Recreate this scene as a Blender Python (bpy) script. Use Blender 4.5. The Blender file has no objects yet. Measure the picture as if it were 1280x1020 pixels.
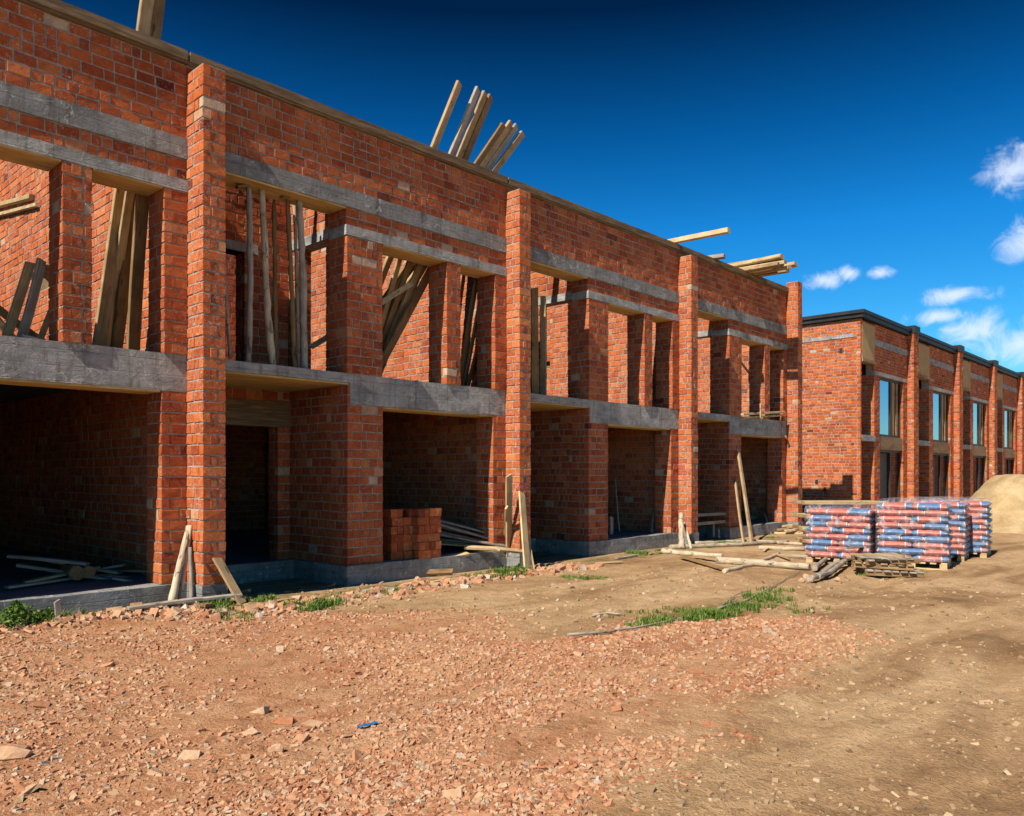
import bpy, math, random
import numpy as np
from mathutils import Vector, Matrix
random.seed(7); RS = np.random.RandomState(11)
S = bpy.context.scene
# ------------------------------------------------------------------ camera
ANG = math.atan(.935); sA, cA = math.sin(ANG), math.cos(ANG)
EYE = 1.72; D = 10.35
cam = bpy.data.cameras.new('camera'); camo = bpy.data.objects.new('camera', cam)
S.collection.objects.link(camo); S.camera = camo
camo.location = (0, 0, EYE); camo.rotation_euler = (math.radians(90), 0, ANG - math.pi/2)
cam.sensor_width = 36; cam.lens = 28.125; cam.shift_y = 82/1280; cam.clip_end = 3000; cam.clip_start = .1
# ------------------------------------------------------------------ light
SUN_ELEV, SUN_SIDE = math.radians(45), .105          # light comes along +X, slightly towards the facade
ldir = Vector((math.cos(SUN_ELEV), SUN_SIDE*math.cos(SUN_ELEV), -math.sin(SUN_ELEV))).normalized()
sun = bpy.data.lights.new('sun', 'SUN'); suno = bpy.data.objects.new('sun', sun); S.collection.objects.link(suno)
sun.energy = 5.0; sun.angle = math.radians(.5); sun.color = (1, .93, .82)
suno.rotation_euler = ldir.to_track_quat('-Z', 'Y').to_euler(); suno.location = (-10, -5, 20)
S.view_settings.view_transform = 'Standard'; S.view_settings.look = 'None'
S.view_settings.exposure = 0.36
S.cycles.diffuse_bounces = 1; S.view_settings.gamma = 1
W = bpy.data.worlds.new('World'); S.world = W; W.use_nodes = True
nt = W.node_tree; N = nt.nodes; L = nt.links
for n in list(N): N.remove(n)
def wn(t, **k):
    n = N.new(t)
    for a, b in k.items(): setattr(n, a, b)
    return n
wout = wn('ShaderNodeOutputWorld'); bg = wn('ShaderNodeBackground')
sky = wn('ShaderNodeTexSky', sky_type='NISHITA', sun_disc=False)
sky.sun_elevation = SUN_ELEV
sd = -ldir; sky.sun_rotation = math.atan2(sd.x, sd.y)
sky.air_density = 1.0; sky.dust_density = .3; sky.ozone_density = 3.0; sky.altitude = 300
tc = wn('ShaderNodeTexCoord')
hsv = wn('ShaderNodeHueSaturation'); hsv.inputs['Saturation'].default_value = 1.35
L.new(sky.outputs[0], hsv.inputs['Color'])
# deep polarised blue that darkens with height
sep = wn('ShaderNodeSeparateXYZ'); L.new(tc.outputs['Generated'], sep.inputs[0])
rmp = wn('ShaderNodeValToRGB'); L.new(sep.outputs['Z'], rmp.inputs[0])
e = rmp.color_ramp.elements
e[0].position = 0.03; e[0].color = (.55, .95, .98, 1)
e[1].position = .28; e[1].color = (.13, .78, 1.0, 1)
for p, c in ((.385, (.035, .46, .62, 1)), (.50, (.004, .10, .15, 1)), (.75, (.08, .2, .35, 1))):
    q = e.new(p); q.color = c
mul = wn('ShaderNodeMix', data_type='RGBA', blend_type='MULTIPLY'); mul.inputs[0].default_value = 1
L.new(hsv.outputs[0], mul.inputs[6]); L.new(rmp.outputs[0], mul.inputs[7])
# clouds: a few soft cumulus at fixed directions in the sky
def dirpix(px, py):
    u = (px-640)/1000; v = (592-py)/1000
    d = Vector((cA+u*sA, sA-u*cA, v)); return d.normalized()
dn = wn('ShaderNodeTexNoise'); dn.inputs['Scale'].default_value = 30; dn.inputs['Detail'].default_value = 9; dn.inputs['Roughness'].default_value = .66; dn.inputs['Distortion'].default_value = .7
L.new(tc.outputs['Generated'], dn.inputs['Vector'])
prev = None
for px, py, rx, ry in ((1262, 212, 42, 38), (1292, 300, 48, 36), (1192, 369, 62, 17), (1178, 396, 50, 15), (1215, 412, 62, 30), (1285, 430, 75, 42),
                       (1340, 330, 60, 60), (1030, 350, 34, 17), (1062, 342, 22, 14), (1100, 341, 22, 13), (1400, 420, 90, 60)):
    d = dirpix(px, py)
    s1 = wn('ShaderNodeVectorMath', operation='SUBTRACT'); L.new(tc.outputs['Generated'], s1.inputs[0]); s1.inputs[1].default_value = d
    s2 = wn('ShaderNodeVectorMath', operation='MULTIPLY'); L.new(s1.outputs[0], s2.inputs[0])
    k = 1000*d.length; s2.inputs[1].default_value = (1150/rx, 1150/rx, 1150/ry)
    s3 = wn('ShaderNodeVectorMath', operation='LENGTH'); L.new(s2.outputs[0], s3.inputs[0])
    m = wn('ShaderNodeMapRange'); m.inputs[1].default_value = 0; m.inputs[2].default_value = 1.25; m.inputs[3].default_value = .66; m.inputs[4].default_value = 0
    L.new(s3.outputs['Value'], m.inputs[0])
    if prev is None: prev = m.outputs[0]
    else:
        mx = wn('ShaderNodeMath', operation='MAXIMUM'); L.new(prev, mx.inputs[0]); L.new(m.outputs[0], mx.inputs[1]); prev = mx.outputs[0]
ad = wn('ShaderNodeMath', operation='ADD'); L.new(prev, ad.inputs[0]); L.new(dn.outputs[0], ad.inputs[1])
cm = wn('ShaderNodeMapRange'); cm.interpolation_type = 'SMOOTHSTEP'
cm.inputs[1].default_value = .72; cm.inputs[2].default_value = 1.18; cm.inputs[3].default_value = 0; cm.inputs[4].default_value = .78
L.new(ad.outputs[0], cm.inputs[0])
cl = wn('ShaderNodeMix', data_type='RGBA'); L.new(cm.outputs[0], cl.inputs[0]); L.new(mul.outputs[2], cl.inputs[6]); cl.inputs[7].default_value = (6.3, 7.0, 8.2, 1)
L.new(cl.outputs[2], bg.inputs[0]); bg.inputs[1].default_value = .11
L.new(bg.outputs[0], wout.inputs[0])
# ------------------------------------------------------------------ pixel helpers (the photo is 1280x1020)
def P(px, py, Y):                   # point of the picture on the plane Y
    u = (px-640)/1000; t = Y/(sA-u*cA)
    return Vector((t*(cA+u*sA), Y, EYE+(592-py)/1000*t))
def G(px, py, z=0.0):               # point of the picture on the level z
    u = (px-640)/1000; t = (EYE-z)*1000/(py-592)
    return Vector((t*(cA+u*sA), t*(sA-u*cA), z))
def PX(px, py, X):                  # point of the picture on the plane X
    u = (px-640)/1000; t = X/(cA+u*sA)
    return Vector((X, t*(sA-u*cA), EYE+(592-py)/1000*t))
def fx(px, Y=D): return P(px, 592, Y).x
# ------------------------------------------------------------------ value noise
_tab = RS.rand(256, 256)
def vnoise(x, y):
    xi = np.floor(x).astype(int); yi = np.floor(y).astype(int); fx_ = x-xi; fy_ = y-yi
    fx_ = fx_*fx_*(3-2*fx_); fy_ = fy_*fy_*(3-2*fy_)
    a = _tab[xi % 256, yi % 256]; b = _tab[(xi+1) % 256, yi % 256]; c = _tab[xi % 256, (yi+1) % 256]; d = _tab[(xi+1) % 256, (yi+1) % 256]
    return (a*(1-fx_)+b*fx_)*(1-fy_)+(c*(1-fx_)+d*fx_)*fy_
def fbm(x, y, o=4):
    r = 0; a = .5; 
    for i in range(o): r = r+a*(vnoise(x+i*17.3, y+i*9.1)-.5); x = x*2.03; y = y*2.03; a *= .5
    return r
# ------------------------------------------------------------------ materials
def mat(name):
    m = bpy.data.materials.new(name); m.use_nodes = True
    nt = m.node_tree; b = nt.nodes['Principled BSDF']; b.inputs['Roughness'].default_value = .9
    b.inputs['Specular IOR Level'].default_value = .25
    return m, nt, b
def nd(nt, t, **k):
    n = nt.nodes.new(t)
    for a, b in k.items(): setattr(n, a, b)
    return n
def noise(nt, vec, scale, detail=4, rough=.6, dist=0):
    n = nd(nt, 'ShaderNodeTexNoise'); n.inputs['Scale'].default_value = scale; n.inputs['Detail'].default_value = detail
    n.inputs['Roughness'].default_value = rough; n.inputs['Distortion'].default_value = dist
    nt.links.new(vec, n.inputs['Vector']); return n.outputs[0]
def ramp(nt, fac, stops, interp='LINEAR'):
    r = nd(nt, 'ShaderNodeValToRGB'); cr = r.color_ramp; cr.interpolation = interp
    while len(cr.elements) > 1: cr.elements.remove(cr.elements[-1])
    for i, (p, c) in enumerate(stops):
        el = cr.elements[0] if i == 0 else cr.elements.new(p)
        el.position = p; el.color = (c[0], c[1], c[2], 1) if hasattr(c, '__len__') else (c, c, c, 1)
    nt.links.new(fac, r.inputs[0]); return r.outputs[0]
def mix(nt, f, a, b, mode='MIX'):
    n = nd(nt, 'ShaderNodeMix', data_type='RGBA', blend_type=mode)
    for s, v in ((0, f), (6, a), (7, b)):
        if hasattr(v, 'is_linked') or hasattr(v, 'links'): nt.links.new(v, n.inputs[s])
        else: n.inputs[s].default_value = v if s == 0 else (v[0], v[1], v[2], 1)
    return n.outputs[2]
def mth(nt, op, a, b=0.):
    n = nd(nt, 'ShaderNodeMath', operation=op)
    for i, v in enumerate((a, b)):
        if hasattr(v, 'links'): nt.links.new(v, n.inputs[i])
        else: n.inputs[i].default_value = v
    return n.outputs[0]
def bump(nt, b, h, dist=.01, st=1.):
    n = nd(nt, 'ShaderNodeBump'); n.inputs['Distance'].default_value = dist; n.inputs['Strength'].default_value = st
    nt.links.new(h, n.inputs['Height']); nt.links.new(n.outputs[0], b.inputs['Normal'])
def objco(nt): return nd(nt, 'ShaderNodeTexCoord').outputs['Object']
def wpos(nt): return nd(nt, 'ShaderNodeNewGeometry').outputs['Position']
def scl(nt, v, s):
    n = nd(nt, 'ShaderNodeVectorMath', operation='MULTIPLY'); nt.links.new(v, n.inputs[0]); n.inputs[1].default_value = s; return n.outputs[0]
def attr(nt, name): return nd(nt, 'ShaderNodeAttribute', attribute_name=name).outputs['Fac']
MORT = (.37, .315, .26)
def brick_material(name, g=1.0, smear=.575, wash=(.66, .60, .58)):
    m, nt, b = mat(name); v = wpos(nt)
    t = attr(nt, 'tone')
    c = ramp(nt, t, [(0, (.20, .038, .018)), (.12, (.34*g, .062*g, .020)), (.35, (.47*g, .098*g, .026)), (.62, (.58*g, .140*g, .035)), (.82, (.65*g, .195*g, .058)), (.94, (.63*g, .27*g, .12)), (1, (.60, .40, .26))])
    n1 = noise(nt, v, 9, 5, .65); c = mix(nt, .65, c, ramp(nt, n1, [(.3, (.55, .5, .48)), (.55, (1, 1, 1)), (.75, (1.12, 1.15, 1.2))]), 'MULTIPLY')
    n5 = noise(nt, v, .75, 4, .6, .4); c = mix(nt, .8, c, ramp(nt, n5, [(.32, wash), (.5, (1, 1, 1)), (.68, (1.1, 1.14, 1.18))]), 'MULTIPLY')
    n2 = noise(nt, v, 26, 5, .7, 1.2); sm = ramp(nt, n2, [(smear-.02, 0), (smear+.07, 1)])
    n3 = noise(nt, v, 2.2, 3, .6); sm = mth(nt, 'MULTIPLY', sm, ramp(nt, n3, [(.38, .12), (.62, .8)]))
    c = mix(nt, sm, c, (.58, .42, .31))
    n4 = noise(nt, v, 60, 3, .7); c = mix(nt, .5, c, ramp(nt, n4, [(.28, (.45, .42, .42)), (.45, (1, 1, 1))]), 'MULTIPLY')
    nt.links.new(c, b.inputs['Base Color']); 
    bump(nt, b, mth(nt, 'ADD', mth(nt, 'MULTIPLY', n1, 1.6), mth(nt, 'ADD', n4, mth(nt, 'MULTIPLY', n2, .8))), .012, .7)
    return m
M = {}
M['brick'] = brick_material('red_brick', .93, .57, (.55, .48, .46))  # facade copy, its shade put into a darker brick colour
M['brick_pale'] = brick_material('washed_sunlit_brick', 1.05, .535, (.85, .82, .8))  # pale washes, plus sunlight put into the colour of party walls and pillars
M['brick_far'] = brick_material('red_brick_far', 1.04, .62)
def simple(name, cols, scale=6, sc=(1, 1, 1), bd=.006, fine=45, rough=.9, world=True):
    m, nt, b = mat(name); v = scl(nt, wpos(nt) if world else objco(nt), sc)
    n = noise(nt, v, scale, 6, .65, .6); c = ramp(nt, n, cols)
    f = noise(nt, v, fine, 4, .7); c = mix(nt, .35, c, ramp(nt, f, [(.3, (.6, .6, .6)), (.6, (1.1, 1.1, 1.1))]), 'MULTIPLY')
    nt.links.new(c, b.inputs['Base Color']); b.inputs['Roughness'].default_value = rough
    bump(nt, b, mth(nt, 'ADD', n, mth(nt, 'MULTIPLY', f, .5)), bd, .8)
    return m
M['mortar'] = simple('mortar', [(.3, (.22, .18, .15)), (.5, MORT), (.7, (.50, .44, .37))], 14, bd=.014)
def concrete_mat(name, k=1.0):
    m, nt, b = mat(name); v = wpos(nt)
    n = noise(nt, scl(nt, v, (.9, .9, 1.7)), 2.3, 7, .66, .5)
    c = ramp(nt, n, [(.28, (.19*k, .185*k, .175*k)), (.45, (.33*k, .32*k, .30*k)), (.58, (.44*k, .425*k, .40*k)), (.74, (.58*k, .55*k, .51*k))])
    n2 = noise(nt, scl(nt, v, (1, 1, 1.6)), 5, 6, .7, 1.2); c = mix(nt, ramp(nt, n2, [(.60, 0), (.68, .6)]), c, (.62*k, .58*k, .53*k))
    c = mix(nt, ramp(nt, n2, [(.30, .6), (.38, 0)]), c, (.13, .12, .11))
    vo = nd(nt, 'ShaderNodeTexVoronoi', feature='DISTANCE_TO_EDGE'); vo.inputs['Scale'].default_value = 1.3
    wv_ = nd(nt, 'ShaderNodeVectorMath', operation='ADD'); wn_ = nd(nt, 'ShaderNodeTexNoise'); wn_.inputs['Scale'].default_value = 3.5; wn_.inputs['Detail'].default_value = 5; nt.links.new(v, wn_.inputs['Vector'])
    nt.links.new(v, wv_.inputs[0]); nt.links.new(scl(nt, wn_.outputs[1], (.7, .7, .7)), wv_.inputs[1]); nt.links.new(wv_.outputs[0], vo.inputs['Vector'])
    ck = mth(nt, 'MULTIPLY', ramp(nt, vo.outputs['Distance'], [(.006, 1), (.016, 0)]), ramp(nt, n2, [(.46, 0), (.54, 1)]))
    c = mix(nt, mth(nt, 'MULTIPLY', ck, .75), c, (.68, .64, .58))
    f = noise(nt, v, 50, 4, .7); c = mix(nt, .4, c, ramp(nt, f, [(.3, (.55, .55, .55)), (.6, (1.1, 1.1, 1.1))]), 'MULTIPLY')
    dr = noise(nt, scl(nt, v, (9, 9, .9)), 1.5, 4, .6); c = mix(nt, .7, c, ramp(nt, dr, [(.30, (.52, .48, .43)), (.46, (1, 1, 1)), (.7, (1.08, 1.07, 1.05))]), 'MULTIPLY')
    sz = nd(nt, 'ShaderNodeSeparateXYZ'); nt.links.new(v, sz.inputs[0])
    bd = mth(nt, 'FRACT', mth(nt, 'ADD', mth(nt, 'MULTIPLY', sz.outputs[2], 5.3), mth(nt, 'MULTIPLY', n, .25))); gr = ramp(nt, bd, [(0, 0), (.05, 1), (.95, 1), (1, 0)])
    c = mix(nt, .5, c, ramp(nt, bd, [(0, (.5, .49, .48)), (.045, (1, 1, 1))]), 'MULTIPLY')
    nt.links.new(c, b.inputs['Base Color'])
    bump(nt, b, mth(nt, 'ADD', mth(nt, 'ADD', mth(nt, 'MULTIPLY', n2, 1.5), mth(nt, 'MULTIPLY', gr, .35)), mth(nt, 'MULTIPLY', f, .4)), .022, .9)
    return m
M['concrete'] = concrete_mat('formwork_concrete', 1.0)
M['concrete_dark'] = concrete_mat('grey_foundation_concrete', .72)
def wood_mat(name, a, bcol, dark, rings=False, rough=.8):
    m, nt, b = mat(name); v = objco(nt)
    oi = nd(nt, 'ShaderNodeObjectInfo').outputs['Random']
    off = nd(nt, 'ShaderNodeVectorMath', operation='ADD'); nt.links.new(v, off.inputs[0])
    cx = nd(nt, 'ShaderNodeCombineXYZ'); nt.links.new(mth(nt, 'MULTIPLY', oi, 37), cx.inputs[0]); nt.links.new(mth(nt, 'MULTIPLY', oi, 11), cx.inputs[1]); nt.links.new(cx.outputs[0], off.inputs[1])
    v2 = scl(nt, off.outputs[0], (1.3, 26, 26)); n = noise(nt, v2, 2.2, 6, .65, .8)
    c = ramp(nt, n, [(.27, dark), (.42, a), (.62, bcol), (.8, a)])
    k = noise(nt, scl(nt, off.outputs[0], (2.2, 9, 9)), 1.6, 2, .5); c = mix(nt, ramp(nt, k, [(.66, 0), (.70, .7)]), c, [x*.45 for x in dark])
    st = noise(nt, off.outputs[0], 3.1, 4, .6); c = mix(nt, .7, c, ramp(nt, st, [(.3, (.55, .52, .5)), (.6, (1.05, 1.05, 1.05))]), 'MULTIPLY')
    c = mix(nt, .6, c, ramp(nt, oi, [(0, (.72, .70, .68)), (1, (1.15, 1.13, 1.08))]), 'MULTIPLY')
    if rings:
        sx = nd(nt, 'ShaderNodeSeparateXYZ'); nt.links.new(off.outputs[0], sx.inputs[0])
        fr = mth(nt, 'FRACT', mth(nt, 'ADD', mth(nt, 'MULTIPLY', sx.outputs[0], 1.9), mth(nt, 'MULTIPLY', k, 1.1)))
        c = mix(nt, ramp(nt, fr, [(.03, .85), (.06, 0)]), c, (.07, .05, .035))
    nt.links.new(c, b.inputs['Base Color']); b.inputs['Roughness'].default_value = rough
    bump(nt, b, n, .004, .8); return m
M['new'] = wood_mat('fresh_sawn_wood', (.58, .40, .20), (.74, .56, .32), (.36, .22, .10))
M['brown'] = wood_mat('brown_stained_wood', (.26, .155, .07), (.38, .24, .11), (.12, .07, .035))
M['tan'] = wood_mat('tan_board_wood', (.44, .29, .145), (.56, .39, .21), (.22, .13, .06))
M['grey'] = wood_mat('weathered_grey_wood', (.36, .30, .235), (.50, .43, .35), (.17, .13, .10))
M['pole'] = wood_mat('peeled_pole_wood', (.50, .40, .27), (.68, .58, .42), (.24, .17, .10), True)
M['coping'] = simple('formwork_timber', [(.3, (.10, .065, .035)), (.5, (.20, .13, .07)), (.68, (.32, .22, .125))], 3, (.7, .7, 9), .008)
M['soffit'] = simple('soffit_boards', [(.3, (.36, .22, .07)), (.5, (.60, .40, .15)), (.7, (.72, .52, .24))], 2, (.7, 6, 1), .006)
M['floor_c'] = simple('floor_screed', [(.3, (.10, .10, .105)), (.6, (.20, .20, .21))], 1.5)
M['black_metal'] = simple('dark_sheet_metal', [(.3, (.018, .016, .016)), (.7, (.045, .04, .038))], 3, rough=.5, bd=.001)
M['panel'] = simple('beige_board_panel', [(.3, (.44, .28, .12)), (.7, (.60, .40, .20))], 1.2, bd=.002)
M['band_wood'] = simple('brown_board_band', [(.3, (.20, .12, .06)), (.5, (.34, .21, .11)), (.7, (.42, .28, .16))], 1.2, (.7, .7, 3), bd=.004)
M['sand'] = simple('yellow_sand', [(.3, (.36, .235, .105)), (.5, (.47, .325, .165)), (.7, (.56, .41, .225))], 1.8, bd=.03, fine=14)
def glass_mat():
    m, nt, b = mat('blue_reflecting_glass'); b.inputs['Base Color'].default_value = (.30, .42, .56, 1)
    b.inputs['Roughness'].default_value = .06; b.inputs['Metallic'].default_value = .75; return m
M['glass'] = glass_mat()
def flat(name, c, r=.6, metal=0):
    m, nt, b = mat(name); v = objco(nt); n = noise(nt, v, 8, 4, .6)
    cc = mix(nt, .5, c, ramp(nt, n, [(.3, (.65, .65, .65)), (.7, (1.15, 1.15, 1.15))]), 'MULTIPLY'); nt.links.new(cc, b.inputs['Base Color'])
    b.inputs['Roughness'].default_value = r; b.inputs['Metallic'].default_value = metal; return m
M['blue_plastic'] = flat('blue_plastic', (.02, .17, .42), .4)
M['reveal'] = flat('grey_plaster_reveal', (.20, .19, .17), .9)
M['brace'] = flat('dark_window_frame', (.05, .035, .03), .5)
# ------------------------------------------------------------------ mesh builder
class MB:
    def __init__(s): s.v = []; s.f = []; s.m = []; s.t = []; s.bricks = []
    def quadset(s, vs, fs, mi=0, tone=None):
        o = len(s.v); s.v += [tuple(p) for p in vs]; s.f += [tuple(i+o for i in f) for f in fs]; s.m += [mi]*len(fs)
        s.t += [random.random() if tone is None else tone]*len(fs)
    def box(s, x0, x1, y0, y1, z0, z1, mi=0, tone=.5, j=0.):
        vs = [(x, y, z) for z in (z0, z1) for y in (y0, y1) for x in (x0, x1)]
        if j: vs = [tuple(c+random.uniform(-j, j) for c in p) for p in vs]
        s.quadset(vs, [(0, 2, 3, 1), (4, 5, 7, 6), (0, 1, 5, 4), (2, 6, 7, 3), (0, 4, 6, 2), (1, 3, 7, 5)], mi, tone)
    def rough_box(s, x0, x1, y0, y1, z0, z1, mi=0, amp=.012, seg=.3):
        """long beam with slightly wavering edges (cut along its longest side)"""
        dims = (x1-x0, y1-y0, z1-z0); ax = dims.index(max(dims)); n = max(2, int(dims[ax]/seg))
        lo = (x0, y0, z0); hi = (x1, y1, z1); oth = [a for a in range(3) if a != ax]
        rings = []
        for i in range(n+1):
            c = lo[ax]+(hi[ax]-lo[ax])*i/n; ring = []
            for a, b in ((0, 0), (1, 0), (1, 1), (0, 1)):
                p = [0, 0, 0]; p[ax] = c
                p[oth[0]] = (lo, hi)[a][oth[0]]+random.uniform(-amp, 0 if a else amp)*(.6 if 0 < i < n else .3)
                p[oth[1]] = (lo, hi)[b][oth[1]]+random.uniform(-amp, amp)*(.6 if 0 < i < n else .3)
                if oth[0] == 1 and a == 0: p[1] = y0+random.uniform(-amp*.3, amp*.3)
                ring.append(p)
            rings.append(ring)
        vs = [p for r in rings for p in r]; fs = []
        flip = ax == 1
        for i in range(n):
            for k in range(4):
                q = (i*4+k, i*4+(k+1) % 4, (i+1)*4+(k+1) % 4, (i+1)*4+k); fs.append(q if flip else q[::-1])
        e0 = (0, 1, 2, 3); e1 = tuple(n*4+k for k in (3, 2, 1, 0)); fs += [e0[::-1], e1[::-1]] if flip else [e0, e1]
        s.quadset(vs, fs, mi, .5)
    def brick_face(s, o, u, n, w, h, course, T, even, odd, tb=(0., 1.)):
        """o lower corner of the face, u along, n outwards; even/odd = (start, end) trims per course"""
        nc = max(1, round(h/course)); ch = h/nc; J = .019; k0 = round(o[2]/course)
        Lb, Hb = .252, .122
        for k in range(nc):
            a, b = (even if (k+k0) % 2 == 0 else odd); x = a; end = w-b
            first = (k+k0) % 2 == 0
            seq = [.19*random.uniform(.9, 1.1)] if not first else []
            while x < end-.004:
                l = (Lb if random.random() < .66 else Hb)*random.uniform(.96, 1.04)
                if seq: l = seq.pop()
                if end-x-l < .07: l = end-x if end-x < .34 else (end-x)*.5
                last = x+l > end-.004 and b == 0
                s.bricks.append((o[0]+u[0]*x, o[1]+u[1]*x, o[2]+k*ch, u[0], u[1], n[0], n[1], l if last else l-J, ch-J, T))
                x += l
    def brick_box(s, x0, x1, y0, y1, z0, z1, faces='FL', course=.14, g=.009):
        T = .10; 
        Tx = min(T, (x1-x0)*.48); Ty = min(T, (y1-y0)*.48)
        has = {c: c in faces for c in 'FLRB'}; w, d, h = x1-x0, y1-y0, z1-z0; z = z0+.005
        # even course: front/back run through; odd: sides run through
        if has['F']: s.brick_face((x0, y0, z), (1, 0), (0, -1), w, h, course, Ty, (0, 0), (Tx*has['L'], Tx*has['R']))
        if has['B']: s.brick_face((x1, y1, z), (-1, 0), (0, 1), w, h, course, Ty, (0, 0), (Tx*has['R'], Tx*has['L']))
        if has['L']: s.brick_face((x0, y1, z), (0, -1), (-1, 0), d, h, course, Tx, (Ty*has['B'], Ty*has['F']), (0, 0))
        if has['R']: s.brick_face((x1, y0, z), (0, 1), (1, 0), d, h, course, Tx, (Ty*has['F'], Ty*has['B']), (0, 0))
        s.box(x0+g*has['L'], x1-g*has['R'], y0+g*has['F'], y1-g*has['B'], z0, z1, 1)
    def brick_plate(s, ax, plane, a0, a1, z0, z1, thick, holes, faces='L', course=.14):
        """wall standing on the plane X=plane or Y=plane, with rectangular holes (a0,a1,z0,z1)"""
        cuts = sorted({a0, a1, *[min(max(h[i], a0), a1) for h in holes for i in (0, 1)]})
        for i in range(len(cuts)-1):
            c0, c1 = cuts[i], cuts[i+1]; zs = [(z0, z1)]
            for h in holes:
                if h[0] <= c0+1e-6 and h[1] >= c1-1e-6:
                    zs = [q for (p0, p1) in zs for q in ((p0, min(p1, h[2])), (max(p0, h[3]), p1)) if q[1]-q[0] > .01]
            lefth = [h for h in holes if abs(h[1]-c0) < 1e-6]; righth = [h for h in holes if abs(h[0]-c1) < 1e-6]
            for p0, p1 in zs:
                fc = faces
                if ax == 'X':
                    full = p1-p0 > 1
                    if lefth and full: fc += 'F'
                    if righth and full: fc += 'B'
                    s.brick_box(plane, plane+thick, c0, c1, p0, p1, fc, course)
                else:
                    full = p1-p0 > 1
                    if lefth and full: fc += 'L'
                    if righth and full: fc += 'R'
                    s.brick_box(c0, c1, plane, plane+thick, p0, p1, fc, course)
    def build(s, name, mats, parent=None, origin=None, tone=True):
        v = np.array(s.v, dtype=np.float64).reshape(-1, 3); fs = s.f; nv = len(v)
        loops = [i for f in fs for i in f]; tot = [len(f) for f in fs]; mi = list(s.m); tn = list(s.t)
        if s.bricks:
            B = np.array(s.bricks); n = len(B)
            o = np.zeros((n, 1, 3)); o[:, 0, :] = B[:, :3]
            U = np.zeros((n, 1, 3)); U[:, 0, :2] = B[:, 3:5]; Nn = np.zeros((n, 1, 3)); Nn[:, 0, :2] = B[:, 5:7]; Z = np.array([[[0, 0, 1.]]])
            l = B[:, 7][:, None]; h = B[:, 8][:, None]; T = B[:, 9][:, None]; c = .006
            one = np.ones((n, 1))
            def ring(ins, dep): return [(ins*one, ins*one, dep), (l-ins, ins*one, dep), (l-ins, h-ins, dep), (ins*one, h-ins, dep)]
            pts = ring(0, -T)+ring(0, -c*one)+ring(c, 0*one)
            A = np.concatenate([p[0] for p in pts], 1); Bz = np.concatenate([p[1] for p in pts], 1); C = np.concatenate([p[2] for p in pts], 1)
            A += RS.uniform(-.004, .004, A.shape); Bz += RS.uniform(-.004, .004, Bz.shape); C[:, 4:] += RS.uniform(-.0018, .0018, C[:, 4:].shape)
            C[:, 4:] += RS.uniform(-.005, .006, (n, 1)); C[:, 8:] += RS.uniform(-.002, .002, C[:, 8:].shape)
            tilt = RS.normal(0, .012, (n, 1)); Bz[:, 4:] += tilt*(A[:, 4:]-l*.5)
            V = o+A[..., None]*U+Bz[..., None]*Z+C[..., None]*Nn
            tf = [(4, 5, 1, 0), (5, 6, 2, 1), (6, 7, 3, 2), (7, 4, 0, 3), (8, 9, 5, 4), (9, 10, 6, 5), (10, 11, 7, 6), (11, 8, 4, 7), (11, 10, 9, 8)]
            F = (np.array(tf)[None]+np.arange(n)[:, None, None]*12+nv)
            v = np.concatenate([v, V.reshape(-1, 3)]); loops = np.concatenate([np.array(loops, int), F[:, :, ::-1].reshape(-1)])
            tot = np.concatenate([np.array(tot, int), np.full(n*9, 4)]); mi = np.concatenate([np.array(mi, int), np.zeros(n*9, int)])
            tone_b = np.clip((.12+RS.beta(2.6, 2.6, n)*.78)+(RS.rand(n) < .045)*.38-(RS.rand(n) < .03)*.3, 0, 1)
            tn = np.concatenate([np.array(tn, float), np.repeat(tone_b, 9)])
        return mesh_obj(name, v, np.array(loops, int), np.array(tot, int), mats, parent, np.array(mi, int), np.array(tn, float), origin)
def wloc(o):
    p = Vector((0, 0, 0))
    while o is not None: p += o.location; o = o.parent
    return p
def mesh_obj(name, v, loops, tot, mats, parent=None, mi=None, tone=None, origin=None, smooth=False):
    v = np.asarray(v, float)
    if parent is not None: off = np.array(wloc(parent)); loc = Vector((0, 0, 0)); v = v-off
    else:
        if origin is None: origin = ((v[:, 0].min()+v[:, 0].max())/2, (v[:, 1].min()+v[:, 1].max())/2, v[:, 2].min())
        v = v-np.array(origin); loc = Vector(origin)
    me = bpy.data.meshes.new(name); me.vertices.add(len(v)); me.vertices.foreach_set('co', v.astype(np.float32).ravel())
    me.loops.add(len(loops)); me.loops.foreach_set('vertex_index', loops.astype(np.int32))
    me.polygons.add(len(tot)); st = np.concatenate([[0], np.cumsum(tot)[:-1]]); me.polygons.foreach_set('loop_start', st.astype(np.int32))
    me.polygons.foreach_set('loop_total', tot.astype(np.int32))
    if mi is not None: me.polygons.foreach_set('material_index', mi.astype(np.int32))
    me.polygons.foreach_set('use_smooth', np.full(len(tot), bool(smooth)))
    for m in (mats if isinstance(mats, (list, tuple)) else [mats]): me.materials.append(m)
    if tone is not None:
        a = me.attributes.new('tone', 'FLOAT', 'FACE'); a.data.foreach_set('value', tone.astype(np.float32))
    me.update(calc_edges=True); me.validate()
    o = bpy.data.objects.new(name, me); S.collection.objects.link(o); o.location = loc; o.parent = parent
    return o
BM = None
def tag(o, label=None, cat=None, group=None, kind=None):
    if label: o['label'] = label
    if cat: o['category'] = cat
    if group: o['group'] = group
    if kind: o['kind'] = kind
    return o
def empty(name, loc, label, cat, group=None):
    o = bpy.data.objects.new(name, None); S.collection.objects.link(o); o.location = loc; o.empty_display_size = .2
    return tag(o, label, cat, group)
BR = [M['brick'], M['mortar']]; BRP = [M['brick_pale'], M['mortar']]; BRF = [M['brick_far'], M['mortar']]
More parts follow.
